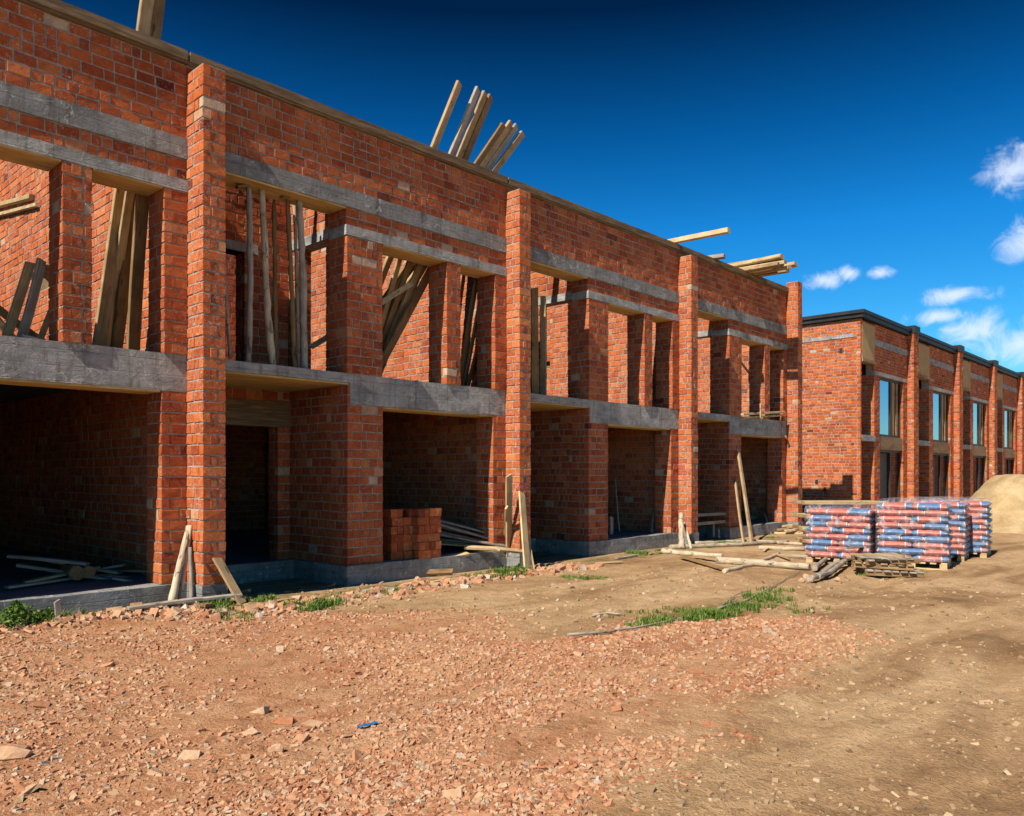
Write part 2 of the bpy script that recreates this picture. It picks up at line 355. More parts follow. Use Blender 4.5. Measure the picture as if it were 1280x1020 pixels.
# ================================================================== ground
ZB = .284; ZS = 3.28; ZBB = 2.80; ZL0, ZL1 = 5.42, 5.58; ZR0, ZR1 = 5.86, 6.13; ZC0, ZC1 = 7.11, 7.25
def smooth(a, b, x): t = np.clip((x-a)/(b-a), 0, 1); return t*t*(3-2*t)
RP = [G(-400, 800), G(0, 778), G(300, 768), G(560, 765), G(700, 800), G(850, 772), G(1010, 772), G(1085, 792), G(1060, 815), G(960, 845), G(900, 900), G(840, 960), G(700, 1060), G(300, 1500), G(-600, 1500)]
RPx = np.array([p.x for p in RP]); RPy = np.array([p.y for p in RP])
def inpoly(x, y):
    ins = np.zeros(x.shape, bool); j = len(RPx)-1
    for i in range(len(RPx)):
        c = ((RPy[i] > y) != (RPy[j] > y)) & (x < (RPx[j]-RPx[i])*(y-RPy[i])/(RPy[j]-RPy[i]+1e-12)+RPx[i]); ins ^= c; j = i
    return ins
def segd(x, y, pts):
    d = np.full(x.shape, 1e9)
    for a, b in zip(pts[:-1], pts[1:]):
        ax, ay, bx, by = a.x, a.y, b.x, b.y; L2 = (bx-ax)**2+(by-ay)**2
        t = np.clip(((x-ax)*(bx-ax)+(y-ay)*(by-ay))/L2, 0, 1); d = np.minimum(d, np.hypot(x-ax-t*(bx-ax), y-ay-t*(by-ay)))
    return d
def rub_density(x, y):
    poly = list(RP)+[RP[0]]; d = segd(x, y, poly); s = np.where(inpoly(x, y), d, -d)
    return smooth(-.55, .55, s+1.5*fbm(x*.9, y*.9, 4))
RIDGE = [G(560, 838), G(700, 820), G(830, 800), G(900, 785), G(1010, 783), G(1050, 795)]
def gheight(x, y):
    h = .08*fbm(x*.35, y*.35, 3)+.028*fbm(x*1.7, y*1.7, 3)+.030*fbm(x*6, y*6, 3)
    h += .09*np.exp(-(segd(x, y, RIDGE)/.42)**2)*(.7+1.2*fbm(x*2.5+9, y*2.5, 3))
    for k, off in enumerate((0, .9, 2.6)):                # wheel ruts on the track
        yy = y-(1.2+off-(x-5)*-.10-.25*np.sin(x*.5+k)); h -= .028*np.exp(-(yy/.17)**2)*smooth(3, 7, x)
        h += .012*np.exp(-((np.abs(yy)-.26)/.07)**2)*smooth(3, 7, x)
    h *= 1-.7*smooth(9.6, 10.2, y)
    h += .085*np.exp(-((x-4.3)/2.2)**2-((y-9.75)/.45)**2)
    far = smooth(25, 60, np.hypot(x, y)); return h*(1-far)-.03*smooth(9.9, 10.3, y)
def axis(segs):
    a = []
    for s0, s1, st in segs: a.append(np.arange(s0, s1, st))
    a.append([segs[-1][1]]); return np.concatenate(a)
gx = axis([(-900, -60, 60), (-60, -8, 4), (-8, 0, .4), (0, 13, .045), (13, 24, .09), (24, 60, .6), (60, 200, 10), (200, 1200, 100)])
gy = axis([(-900, -60, 60), (-60, -6, 3), (-6, -.4, .3), (-.4, 10.6, .045), (10.6, 24, .5), (24, 200, 10), (200, 1200, 100)])
X, Y = np.meshgrid(gx, gy, indexing='ij'); Zg = gheight(X, Y)
nx, ny = X.shape; idx = np.arange(nx*ny).reshape(nx, ny)
quads = np.stack([idx[:-1, :-1], idx[1:, :-1], idx[1:, 1:], idx[:-1, 1:]], -1).reshape(-1)
m, ntg, b = mat('site_soil'); v = wpos(ntg)
r = attr(ntg, 'rubble'); gm = attr(ntg, 'shade_green')
n1 = noise(ntg, scl(ntg, v, (.55, 1.25, 1)), .62, 7, .62, .9); n2 = noise(ntg, v, 4.5, 7, .68, .4); n3 = noise(ntg, v, 40, 4, .7)
soil = ramp(ntg, n1, [(.30, (.24, .135, .062)), (.43, (.42, .25, .122)), (.56, (.57, .365, .19)), (.72, (.66, .45, .255))])
soil = mix(ntg, .6, soil, ramp(ntg, n2, [(.28, (.55, .5, .46)), (.5, (1, 1, 1)), (.7, (1.18, 1.16, 1.12))]), 'MULTIPLY')
red = ramp(ntg, n2, [(.25, (.31, .13, .06)), (.45, (.52, .23, .11)), (.6, (.60, .30, .16)), (.75, (.62, .38, .22))])
rf = mth(ntg, 'MULTIPLY', r, ramp(ntg, n1, [(.3, .95), (.6, .55)]))
c = mix(ntg, rf, soil, red); c = mix(ntg, mth(ntg, 'MULTIPLY', gm, ramp(ntg, n2, [(.42, 0), (.6, .8)])), c, (.11, .13, .035))
c = mix(ntg, .6, c, ramp(ntg, n3, [(.3, (.5, .48, .46)), (.5, (1, 1, 1)), (.7, (1.15, 1.15, 1.15))]), 'MULTIPLY')
ntg.links.new(c, b.inputs['Base Color']); b.inputs['Roughness'].default_value = .97; b.inputs['Specular IOR Level'].default_value = .1
bump(ntg, b, mth(ntg, 'ADD', mth(ntg, 'MULTIPLY', n2, 2.2), n3), .03, .9)
M['soil'] = m
V = np.stack([X, Y, Zg], -1).reshape(-1, 3)
go = mesh_obj('ground', V, quads, np.full(len(quads)//4, 4), M['soil'], origin=(0, 0, 0), smooth=True)
a = go.data.attributes.new('rubble', 'FLOAT', 'POINT'); a.data.foreach_set('value', rub_density(V[:, 0], V[:, 1]).astype(np.float32))
green = np.exp(-(segd(V[:, 0], V[:, 1], [G(0, 775), G(240, 765), G(430, 742), G(700, 705), G(1000, 672)])/.35)**2)+np.exp(-(segd(V[:, 0], V[:, 1], [G(820, 775), G(900, 760), G(960, 745)])/.35)**2)
a = go.data.attributes.new('shade_green', 'FLOAT', 'POINT'); a.data.foreach_set('value', np.clip(green, 0, 1).astype(np.float32))
tag(go, kind='structure')
def gz(x, y): return float(gheight(np.array([x]), np.array([y]))[0])
def GG(px, py, up=0.0):             # picture point on the real, uneven ground
    p = G(px, py)
    for _ in range(3): p = G(px, py, gz(p.x, p.y))
    p.z = gz(p.x, p.y)+up; return p
def GBp(px, Y_):
    p = P(px, 700, Y_); p.z = gz(p.x, p.y); return p
# ------------------------------------------------------------------ rubble
def scatter_chunks(name, label, n, dens, sizes, matl, xr, yr, cat, rockiness=.28, flatk=.6, tone=None):
    xs, ys = [], []; tot = 0
    while tot < n:
        # more pieces close by: sample in polar-ish way along the view
        t = RS.uniform(0, 1, n*3); dist = 3.0*(15/3.0)**t; az = ANG+RS.uniform(-.72, .72, n*3)
        x = np.cos(az)*dist; y = np.sin(az)*dist
        k = (x > xr[0]) & (x < xr[1]) & (y > yr[0]) & (y < yr[1]); x = x[k]; y = y[k]
        k = RS.rand(len(x)) < dens(x, y); xs.append(x[k]); ys.append(y[k]); tot += k.sum()
    x = np.concatenate(xs)[:n]; y = np.concatenate(ys)[:n]; z = gheight(x, y)
    s = sizes[0]+(sizes[1]-sizes[0])*RS.rand(n)**5.0; s *= np.clip(np.hypot(x, y)/9, .75, 1.6)**.6
    base = np.array([(a, b, c) for c in (-1, 1) for b in (-1, 1) for a in (-1, 1)], float)*.5
    V = base[None]*np.stack([s*RS.uniform(.7, 1.7, n), s*RS.uniform(.6, 1.1, n), s*RS.uniform(.35, 1.0, n)*flatk*1.6], -1)[:, None]
    V *= 1+RS.uniform(-rockiness, rockiness, V.shape)
    def rot(V, ax, a):
        c, s_ = np.cos(a)[:, None], np.sin(a)[:, None]; i, j = [k for k in range(3) if k != ax]
        p, q = V[..., i].copy(), V[..., j].copy(); V[..., i] = p*c-q*s_; V[..., j] = p*s_+q*c
    rot(V, 0, RS.normal(0, .35, n)); rot(V, 1, RS.normal(0, .35, n)); rot(V, 2, RS.uniform(0, 6.28, n))
    V += np.stack([x, y, z-s*.02], -1)[:, None]
    tf = np.array([(0, 2, 3, 1), (4, 5, 7, 6), (0, 1, 5, 4), (2, 6, 7, 3), (0, 4, 6, 2), (1, 3, 7, 5)])
    F = (tf[None]+np.arange(n)[:, None, None]*8).reshape(-1)
    tn = np.repeat(RS.rand(n) if tone is None else tone(n), 6)
    o = mesh_obj(name, V.reshape(-1, 3), F, np.full(n*6, 4), matl, tone=tn)
    return tag(o, label, cat, kind='stuff')
m, nt_, b = mat('brick_chippings'); v = wpos(nt_); t = attr(nt_, 'tone')
c = ramp(nt_, t, [(0, (.22, .075, .035)), (.2, (.40, .135, .06)), (.42, (.48, .215, .11)), (.62, (.55, .29, .16)), (.84, (.52, .35, .215)), (.97, (.50, .40, .29)), (1, (.58, .52, .44))])
n = noise(nt_, v, 30, 4, .7); du = noise(nt_, v, 1.1, 6, .65, .6); c = mix(nt_, ramp(nt_, du, [(.38, .05), (.62, .62)]), c, (.55, .31, .165)); c = mix(nt_, .6, c, ramp(nt_, n, [(.3, (.6, .57, .55)), (.6, (1.1, 1.1, 1.1))]), 'MULTIPLY'); nt_.links.new(c, b.inputs['Base Color'])
bump(nt_, b, n, .006, .7); M['chips'] = m
m, nt_, b = mat('soil_clods'); v = wpos(nt_); t = attr(nt_, 'tone')
c = ramp(nt_, t, [(0, (.19, .115, .06)), (.4, (.36, .235, .13)), (.8, (.45, .305, .175)), (.97, (.50, .36, .22)), (1, (.60, .5, .38))]); nt_.links.new(c, b.inputs['Base Color']); M['clods'] = m
scatter_chunks('brick_rubble', 'broken orange and pale brick chips strewn thickly over the soil in the foreground', 95000,
               lambda x, y: np.clip(rub_density(x, y), 0, 1)*np.clip(.0+3.4*(fbm(x*.8+5, y*1.5+.8*x*.3, 4)+.14)+.8*np.exp(-(segd(x, y, RIDGE)/.5)**2), .05, 1), (.005, .042), M['chips'], (-2, 24), (.2, 10.1), 'rubble')
scatter_chunks('soil_clods', 'small brown clods and pebbles lying loose on the bare dirt track', 10000,
               lambda x, y: (1-.85*rub_density(x, y))*np.clip(.2+1.8*(fbm(x*1.1+2, y*1.1+7, 4)+.2), .03, 1), (.006, .045), M['clods'], (-2, 26), (-3, 10.2), 'pebbles')
scatter_chunks('plinth_debris', 'larger broken brick and mortar lumps heaped on the soil along the foundation', 3200,
               lambda x, y: np.exp(-(segd(x, y, [G(0, 790), G(150, 775), G(330, 765), G(620, 722), G(860, 690)])/.25)**2), (.02, .11), M['chips'], (0, 18), (7, 10.1), 'rubble', tone=lambda n: np.clip(RS.rand(n)*1.1, 0, 1))
scatter_chunks('brick_lumps', 'scattered larger lumps of broken brick and mortar poking out of the foreground rubble', 700,
               lambda x, y: rub_density(x, y)*np.clip(4*fbm(x*1.3+3, y*1.3, 3)+.4, .05, 1), (.03, .11), M['chips'], (-2, 20), (.2, 9.8), 'rubble', flatk=.35, tone=lambda n: .15+.8*RS.rand(n))
# ------------------------------------------------------------------ grass
m, nt_, b = mat('grass_blade'); t = attr(nt_, 'tone')
c = ramp(nt_, t, [(0, (.05, .10, .012)), (.5, (.10, .19, .022)), (.85, (.17, .25, .04)), (1, (.34, .30, .12))]); nt_.links.new(c, b.inputs['Base Color'])
b.inputs['Roughness'].default_value = .6; b.inputs['Transmission Weight'].default_value = 0; M['grass'] = m
def grass(name, label, spots, cat='grass'):
    """spots: (x, y, spread, count, height)"""
    v = []; tn = []
    for x0, y0, sp, cnt, h in spots:
        nt2 = max(1, cnt//14)
        tx = RS.normal(x0, sp, nt2); ty = RS.normal(y0, sp, nt2)
        for k in range(nt2):
            for q in range(14):
                x = tx[k]+RS.normal(0, .03); y = ty[k]+RS.normal(0, .03)
                if y > 10.2: continue
                z = gz(x, y); hh = h*RS.uniform(.4, 1.25); a = RS.uniform(0, 6.28); ln = RS.uniform(.15, .9)*hh; w = .0045
                dx, dy = math.cos(a), math.sin(a); px_, py_ = -dy*w, dx*w
                v += [(x-px_, y-py_, z-.01), (x+px_, y+py_, z-.01), (x+dx*ln*.35+px_, y+dy*ln*.35+py_, z+hh*.6), (x+dx*ln*.35-px_, y+dy*ln*.35-py_, z+hh*.6),
                      (x+dx*ln, y+dy*ln, z+hh*.92)]
                tn.append(RS.rand())
    n = len(tn); V = np.array(v); i = np.arange(n)*5
    loops = np.stack([i, i+1, i+2, i+3, i+3, i+2, i+4], -1).reshape(-1); tot = np.tile([4, 3], n)
    o = mesh_obj(name, V, loops, tot, M['grass'], tone=np.repeat(tn, 2)); return tag(o, label, cat, kind='stuff')
def gs(px, py, sp, c, h):
    p = G(px, py)
    if p.y > D-.15: p = P(px, 700, D-.2-sp)
    return (p.x, p.y, sp, c, h)
grass('grass', 'green grass tufts growing out of the soil behind the rubble ridge',
      [gs(815, 779, .12, 420, .07), gs(840, 776, .12, 300, .08), gs(885, 776, .10, 900, .12), gs(897, 768, .16, 450, .09), gs(930, 760, .16, 450, .08), gs(952, 747, .2, 600, .08), gs(975, 738, .15, 200, .07), gs(860, 764, .2, 200, .07), gs(780, 768, .2, 120, .05), gs(1000, 760, .15, 120, .06), gs(1110, 718, .18, 500, .06), gs(1130, 715, .15, 300, .06)])
grass('grass_strip', 'thin strip of grass and weeds growing along the foot of the foundation',
      [gs(p, y, .12, n_, h) for p, y, n_, h in ((30, 775, 500, .08), (75, 768, 300, .12), (120, 772, 260, .07), (160, 770, 200, .07), (270, 765, 600, .10), (295, 770, 250, .07), (330, 755, 300, .06), (355, 757, 350, .06), (390, 760, 700, .09), (405, 757, 500, .09), (440, 747, 300, .06), (480, 742, 350, .06), (500, 738, 300, .05), (595, 722, 300, .08),
       (632, 720, 700, .12), (645, 717, 500, .12), (620, 722, 300, .08), (690, 712, 200, .05), (720, 722, 260, .05), (750, 722, 160, .04), (795, 692, 450, .08), (830, 690, 300, .06), (850, 684, 300, .07), (880, 684, 500, .06), (905, 681, 500, .07), (925, 678, 400, .07), (960, 672, 150, .05))])
# leafy weed at the left edge
def weed(name, label, c, h, n):
    v = []; tn = []
    for s_ in range(n):
        a = RS.uniform(0, 6.28); r_ = RS.uniform(0, .28)*h/.3; x = c.x+math.cos(a)*r_; y = c.y+math.sin(a)*r_*.7; z0 = gz(x, y); z = z0+RS.uniform(.02, 1)*h*(1-r_/(h*1.6))
        L_ = RS.uniform(.02, .045); d = Vector((RS.normal(), RS.normal(), RS.normal()*.5)).normalized(); s2 = d.cross(Vector((RS.normal(), RS.normal(), RS.normal()))).normalized()*L_*.35; p = Vector((x, y, z))
        v += [p-d*L_*.5, p+s2, p+d*L_*.7, p-s2]; tn.append(RS.rand()*.9)
    stems = 14
    for k in range(stems):
        a = RS.uniform(0, 6.28); r_ = RS.uniform(.05, .25)*h/.3; p0 = Vector((c.x, c.y, gz(c.x, c.y))); p1 = Vector((c.x+math.cos(a)*r_, c.y+math.sin(a)*r_, p0.z+h*RS.uniform(.6, 1.05)))
        v += [p0-Vector((.004, 0, 0)), p0+Vector((.004, 0, 0)), p1+Vector((.002, 0, 0)), p1-Vector((.002, 0, 0))]; tn.append(.4)
    n2 = len(tn); o = mesh_obj(name, np.array([tuple(q) for q in v]), np.arange(n2*4), np.full(n2, 4), M['grass'], tone=np.array(tn)); return tag(o, label, 'weed')
weed('weed_plant', 'leafy green weed bush at the left edge of the photo before the concrete floor', P(20, 700, D-.42), .30, 1500)
weed('weed_plant', 'small leafy green weed beside the upright splinter near the left edge', P(60, 700, D-.4), .18, 420)
weed('weed_plant', 'low green weed at the foot of the boards leaning on the second pillar', G(648, 716), .16, 380)
# ================================================================== unfinished building
B1 = empty('unfinished_building', (4.78, D, 0), 'long two storey roofless red brick terrace under construction with projecting brick pillars', 'building')
TH = .45; PIT = 6.11; PX0 = 4.78
def part(name, mb, mats=BR, label=None):
    o = mb.build(name, mats, B1)
    if label: o['label'] = label
    return o
for i, (dp, zt) in enumerate(((.46, 6.99), (.36, 6.99), (.36, 6.99), (.36, 7.43))):
    xp = PX0+i*PIT+(-.03 if i == 3 else 0); mb = MB(); mb.brick_box(xp, xp+.31, D-dp, D-.0, ZB, zt, 'FLR'); part('brick_pillar', mb, BRP)  # pillars take the paler copy, sunlight painted into the brick
    mb = MB(); mb.rough_box(xp-.02, xp+.33, D-dp-.02, D-.02, -.25, ZB, 0, .006); part('pillar_footing', mb, [M['concrete_dark']])
for i in range(-1, 4-1+0):
    x = PX0+i*PIT-0.0                # left edge of the pillar that opens the bay
    xe = x+PIT
    ext = i == 2
    # ---- upper storey piers (proud of the beam by 30 mm)
    yp = D-.03
    def pier(a, b_, z0, z1, fc='FL', y0=yp): 
        mb = MB(); mb.brick_box(x+a, x+b_, y0, D+TH, z0, z1, fc); part('brick_pier', mb)
    pier(2.52, 3.21, ZS, ZL0, 'FLR'); pier(4.60, 4.93, ZS, ZL0, 'FLR'); pier(5.80, 6.11, ZS, ZL0, 'FL')
    # ---- ground floor piers
    pier(2.55, 3.24, ZB, ZBB, 'FLR', D); pier(5.78, 6.11, ZB, ZBB, 'FL', D)
    # ---- lintel over the upper openings, and two brick courses above it
    mb = MB(); mb.rough_box(x+2.50, x+6.11, D-.035, D+TH-.02, ZL0+.002, ZL1, 0, .008); part('lintel', mb, [M['concrete']])
    mb = MB(); mb.box(x+3.22, x+4.59, D-.03, D+TH-.02, ZL0-.022, ZL0-.001); mb.box(x+4.94, x+5.79, D-.03, D+TH-.02, ZL0-.022, ZL0-.001); part('lintel_formwork', mb, [M['soffit']])
    mb = MB(); mb.brick_box(x+2.52, x+6.11, D, D+TH, ZL1, ZR0, 'FL'); part('brick_course', mb)
    # ---- ring beam
    mb = MB(); mb.rough_box(x+.0 if i < 0 else x+.0, xe, D-.025, D+TH, ZR0, ZR1, 0, .008); part('ring_beam', mb, [M['concrete_dark']])
    mb = MB(); mb.box(x+.31, x+2.51, D-.01, D+TH, ZR0-.03, ZR0-.002); part('ring_beam_formwork', mb, [M['soffit']])
    mb = MB(); n_ = 7
    # ---- parapet
    mb.brick_box(x, xe, D, D+.40, ZR1, ZC0, 'FB' if True else 'F'); part('parapet_wall', mb)
    mb = MB(); mb.rough_box(x, xe-.004, D-.045, D+.43, ZC0, ZC1, 0, .014, .5)
    mb.rough_box(x+.02, xe-.02, D-.075, D-.047, ZC0+.03, ZC1+.02, 0, .01, .6); part('coping_formwork', mb, [M['coping']])
    # ---- floor beam over the garage and thin balcony slab
    mb = MB(); mb.rough_box(x+2.60 if i >= 0 else x, x+6.11, D-.002, D+TH, ZBB, ZS, 0, .006); part('floor_beam', mb, [M['concrete']])
    mb = MB(); mb.brick_box(x+2.55, x+2.598, D, D+TH, ZBB, ZS-.176, 'FL'); part('brick_closer', mb)
    mb = MB(); mb.box(x+3.25, x+5.77, D+.01, D+TH, ZBB-.03, ZBB-.002); part('beam_formwork', mb, [M['soffit']])
    mb = MB(); mb.rough_box(x+.30, x+2.598, D-.01, D+.5, ZS-.15, ZS, 0, .006); part('balcony_edge', mb, [M['concrete']])
    mb = MB(); mb.box(x+.30, x+2.598, D+.02, D+1.64, ZS-.175, ZS-.152); part('balcony_soffit', mb, [M['soffit']])
    mb = MB(); mb.box(x+.30, x+2.55, D+.5, D+1.66, ZS-.15, ZS-.002); mb.box(x, xe, D+1.66, D+9, ZS-.15, ZS-.002); mb.box(x+2.55, xe, D+TH, D+1.66, ZS-.15, ZS-.002); part('floor_slab', mb, [M['floor_c']])
    # ---- recess: side wall below and above, back wall with door
    mb = MB(); mb.brick_box(x+2.55, x+2.80, D+TH, D+1.66, ZB, ZS-.176, 'L'); part('recess_side_wall', mb)
    mb = MB(); mb.brick_plate('Y', D+1.65, x+.31, x+2.55, ZB, ZS-.176, .3, [(x+1.2, x+2.32, ZB-.01, 2.90)], 'F'); part('entrance_wall', mb)
    mb = MB(); mb.box(x+.5, x+2.549, D+1.63, D+1.93, 2.50, 2.92); part('door_lintel', mb, [M['coping']])
    mb = MB(); mb.brick_plate('Y', D+1.65, x+.31, x+2.515, ZS, 6.35, .3, [(x+.9, x+1.72, ZS-.01, 5.30)], 'F'); part('balcony_back_wall', mb)
    mb = MB(); mb.box(x+.3, x+1.95, D+1.63, D+1.93, 5.30, 5.45); part('door_lintel', mb, [M['concrete']])
    mb = MB(); mb.brick_plate('X', x+2.52, D+TH, D+3.3, ZS, 6.35, .25, [(D+.55, D+1.35, ZS-.01, 5.62)], 'L'); part('balcony_side_wall', mb)
    mb = MB(); mb.box(x+2.505, x+2.78, D+.452, D+1.62, 5.46, 5.62); part('door_lintel', mb, [M['concrete']])
    # ---- party wall at the right end of the bay: steps up towards the back
    holes = [(D+4.1, D+4.9, 4.66, 4.86)] if i == 1 else ([(D+5.0, D+6.4, 5.05, 5.45)] if i == -1 else [])
    mb = MB(); z1 = 7.0
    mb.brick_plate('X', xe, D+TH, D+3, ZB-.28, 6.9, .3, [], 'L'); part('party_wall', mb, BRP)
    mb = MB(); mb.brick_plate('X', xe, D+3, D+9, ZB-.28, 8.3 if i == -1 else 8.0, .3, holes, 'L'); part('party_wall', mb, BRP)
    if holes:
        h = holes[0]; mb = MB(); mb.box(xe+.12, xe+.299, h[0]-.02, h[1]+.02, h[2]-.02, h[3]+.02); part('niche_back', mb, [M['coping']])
    mb = MB(); mb.brick_box(x+.3, xe, D+8.7, D+9, ZB-.5, 7.9, 'F'); part('rear_wall', mb)
    # ---- plinth and floors
    mb = MB(); mb.rough_box(x+2.50, xe+(.30 if ext else -.0), D-.05 if True else D, D+.25, -.3, ZB-.003, 0, .012); part('plinth', mb, [M['concrete_dark']])
    mb = MB(); mb.rough_box(x+2.50, x+2.75, D+.25, D+1.5, -.3, ZB-.003, 0, .006); mb.rough_box(x+.3, x+2.50, D+1.45, D+1.7, -.3, ZB-.003, 0, .006); part('recess_plinth', mb, [M['concrete_dark']])
    mb = MB(); mb.box(x+2.75, xe, D+.25, D+8.7, ZB-.2, ZB-.008); mb.box(x+.3, x+2.75, D+1.7, D+8.7, ZB-.2, ZB-.008); part('garage_floor', mb, [M['floor_c']])
xe = PX0+3*PIT
mb = MB(); mb.brick_box(xe+.002, xe+.30, D, D+TH, ZB, 7.08, 'FR'); part('end_wall', mb)
xw = PX0-PIT
mb = MB(); mb.brick_box(xw-.30, xw, D, D+9, ZB, 6.6, 'R'); part('end_wall', mb)
# ================================================================== timber
def frame(a, b, ref):
    x = (b-a).normalized(); z = ref-x*ref.dot(x); z = z.normalized(); y = z.cross(x)
    Mx = Matrix((x, y, z)).transposed().to_4x4(); Mx.translation = a; return Mx
def plank(label, a, b, w=.12, t=.028, m='tan', ref=Vector((0, -1, 0)), name='wooden_plank', cat='plank', group=None, bend=.01, parent=None):
    """flat board from a to b; ref = direction its broad face looks"""
    L_ = (b-a).length; n = max(3, int(L_/.25)); v = []; f = []
    by, bz = random.uniform(-bend, bend), random.uniform(-bend, bend); c0, c1 = random.uniform(-.02, .02), random.uniform(-.02, .02)
    for i in range(n+1):
        s = i/n; q = 4*s*(1-s); x = s*L_; oy = by*q; oz = bz*q
        if i == 0: dx = c0
        elif i == n: dx = c1
        else: dx = 0
        ww = w*(1+random.uniform(-.02, .02)); tt = t; e_ = min(w, t)*.12
        for yy, zz_ in ((-ww/2, -tt/2+e_), (-ww/2+e_, -tt/2), (ww/2-e_, -tt/2), (ww/2, -tt/2+e_), (ww/2, tt/2-e_), (ww/2-e_, tt/2), (-ww/2+e_, tt/2), (-ww/2, tt/2-e_)):
            v.append((x+dx*(1 if yy > 0 else -1)+random.uniform(-.001, .001), yy+oy, zz_+oz))
    for i in range(n):
        for k in range(8): f.append((i*8+k, (i+1)*8+k, (i+1)*8+(k+1) % 8, i*8+(k+1) % 8))
    f.append(tuple(range(8))); f.append(tuple(n*8+k for k in range(7, -1, -1)))
    me = bpy.data.meshes.new(name); me.from_pydata(v, [], f); me.materials.append(M[m]); me.update()
    o = bpy.data.objects.new(name, me); S.collection.objects.link(o); Mx = frame(Vector(a), Vector(b), ref)
    if parent: o.parent = parent; o.matrix_local = Matrix.Translation(-wloc(parent)) @ Mx
    else: o.matrix_world = Mx; tag(o, label, cat, group)
    return o
def pole(label, pts, r=.04, m='pole', name='wooden_pole', cat='pole', group=None, taper=.75, knots=True, seg=10):
    pts = [Vector(p) for p in pts]; a = pts[0]; b = pts[-1]; Mx = frame(a, b, Vector((0, -.3, 1)) if abs((b-a).normalized().z) < .9 else Vector((0, -1, 0))); inv = Mx.inverted()
    P2 = [inv @ p for p in pts]; dense = []
    for p, q in zip(P2[:-1], P2[1:]):
        k = max(2, int((q-p).length/.12)); dense += [p.lerp(q, i/k) for i in range(k)]
    dense.append(P2[-1]); n = len(dense); v = []; f = []
    for i, p in enumerate(dense):
        rr = r*(1-(1-taper)*i/(n-1))*(1+random.uniform(-.09, .12)*knots); ox, oy = random.uniform(-.12, .12)*r, random.uniform(-.12, .12)*r
        for k in range(seg):
            t = 2*math.pi*k/seg; q = rr*(1+random.uniform(-.05, .05)); v.append((p.x, p.y+math.cos(t)*q+ox, p.z+math.sin(t)*q+oy))
    for i in range(n-1):
        for k in range(seg): f.append((i*seg+k, i*seg+(k+1) % seg, (i+1)*seg+(k+1) % seg, (i+1)*seg+k))
    f.append(tuple(range(seg-1, -1, -1))); f.append(tuple((n-1)*seg+k for k in range(seg)))
    me = bpy.data.meshes.new(name); me.from_pydata(v, [], f); me.materials.append(M[m]); me.update()
    me.polygons.foreach_set('use_smooth', [True]*(len(f)-2)+[False]*2)
    o = bpy.data.objects.new(name, me); S.collection.objects.link(o); o.matrix_world = Mx; return tag(o, label, cat, group)
def lean(label, p0, p1, y0, y1, w=.13, t=.04, m='tan', z0=None, **k):
    """board whose foot shows at picture point p0 on plane y0 and whose head at p1 on plane y1"""
    a = P(p0[0], p0[1], y0); b_ = P(p1[0], p1[1], y1)
    if z0 is not None:
        d = b_-a; a = b_-d*((b_.z-z0)/d.z)
    k.setdefault('ref', Vector((.35, -1, 0))); return plank(label, a, b_, w, t, m, **k)
yb = D+1.15; yt = D+.52
lean('leftmost leaning board beside the pier left of the nearest pillar, rising past the roof edge', (124, 430), (188, -30), yb, yt, .19, .05, 'tan', ZS)
lean('thin board standing between the two long leaning boards left of the nearest pillar', (134, 430), (166, 215), yb+.2, yt+.15, .13, .04, 'new', ZS)
lean('middle leaning board beside the pier left of the nearest pillar, rising past the roof edge', (146, 430), (203, -40), yb+.06, yt+.03, .18, .05, 'brown', ZS)
lean('short dark board leaning beside the pier left of the nearest pillar, rightmost of three', (167, 432), (179, 238), yb-.1, D+.6, .20, .05, 'brown', ZS)
for lb, p0, p1, mt, w in (
    ('single board sticking up farthest left above the roof between the two nearest pillars', (476, 350), (574, 104), 'tan', .12),
    ('leftmost board of the tall cluster of three sticking up above the roof', (463, 445), (597, 112), 'grey', .11),
    ('middle board of the tall cluster of three sticking up above the roof', (470, 445), (606, 117), 'tan', .12),
    ('rightmost board of the tall cluster of three sticking up above the roof', (482, 445), (613, 121), 'brown', .12),
    ('dark board leftmost of the shorter fan sticking up above the roof', (433, 445), (629, 156), 'brown', .10),
    ('second board of the shorter fan sticking up above the roof', (438, 445), (638, 155), 'tan', .12),
    ('third board of the shorter fan sticking up above the roof', (446, 445), (645, 158), 'grey', .10),
    ('lowest and rightmost board of the fan sticking up above the roof', (441, 445), (653, 167), 'tan', .11)):
    lean(lb, p0, p1, yb+random.uniform(-.1, .25), yt+random.uniform(0, .06), w*1.3, .06, mt, ZS)
lean('wide dark board leaning rightmost in the big upper opening between the two nearest pillars', (472, 462), (552, 312), D+.75, D+.62, .17, .05, 'brown', ZS)
for k_, (p0, p1, w_, mt) in enumerate((((478, 400), (506, 300), .13, 'tan'), ((478, 425), (520, 305), .14, 'brown'), ((476, 450), (533, 310), .15, 'tan'), ((490, 400), (540, 318), .12, 'brown'))):
    lean('leaning board in the dense bunch filling the big upper opening, ' + ('leftmost', 'second from the left', 'third from the left', 'rightmost')[k_], p0, p1, D+.9+.07*k_, D+.56, w_, .045, mt, ZS)
plank('short board with a broken tip lying across the leaning boards in the big upper opening', P(474, 380, D+.35), P(515, 354, D+.5), .09, .03, 'new', Vector((0, -1, .3)))
lean('left board leaning in the narrow upper opening beside the second pillar', (574, 478), (598, 335), yb-.3, D+.55, .14, .04, 'brown', ZS)
lean('middle board leaning in the narrow upper opening beside the second pillar', (581, 478), (607, 335), yb-.25, D+.5, .10, .04, 'tan', ZS)
lean('short right board leaning in the narrow upper opening beside the second pillar', (586, 478), (606, 405), yb-.45, D+.5, .11, .04, 'brown', ZS)
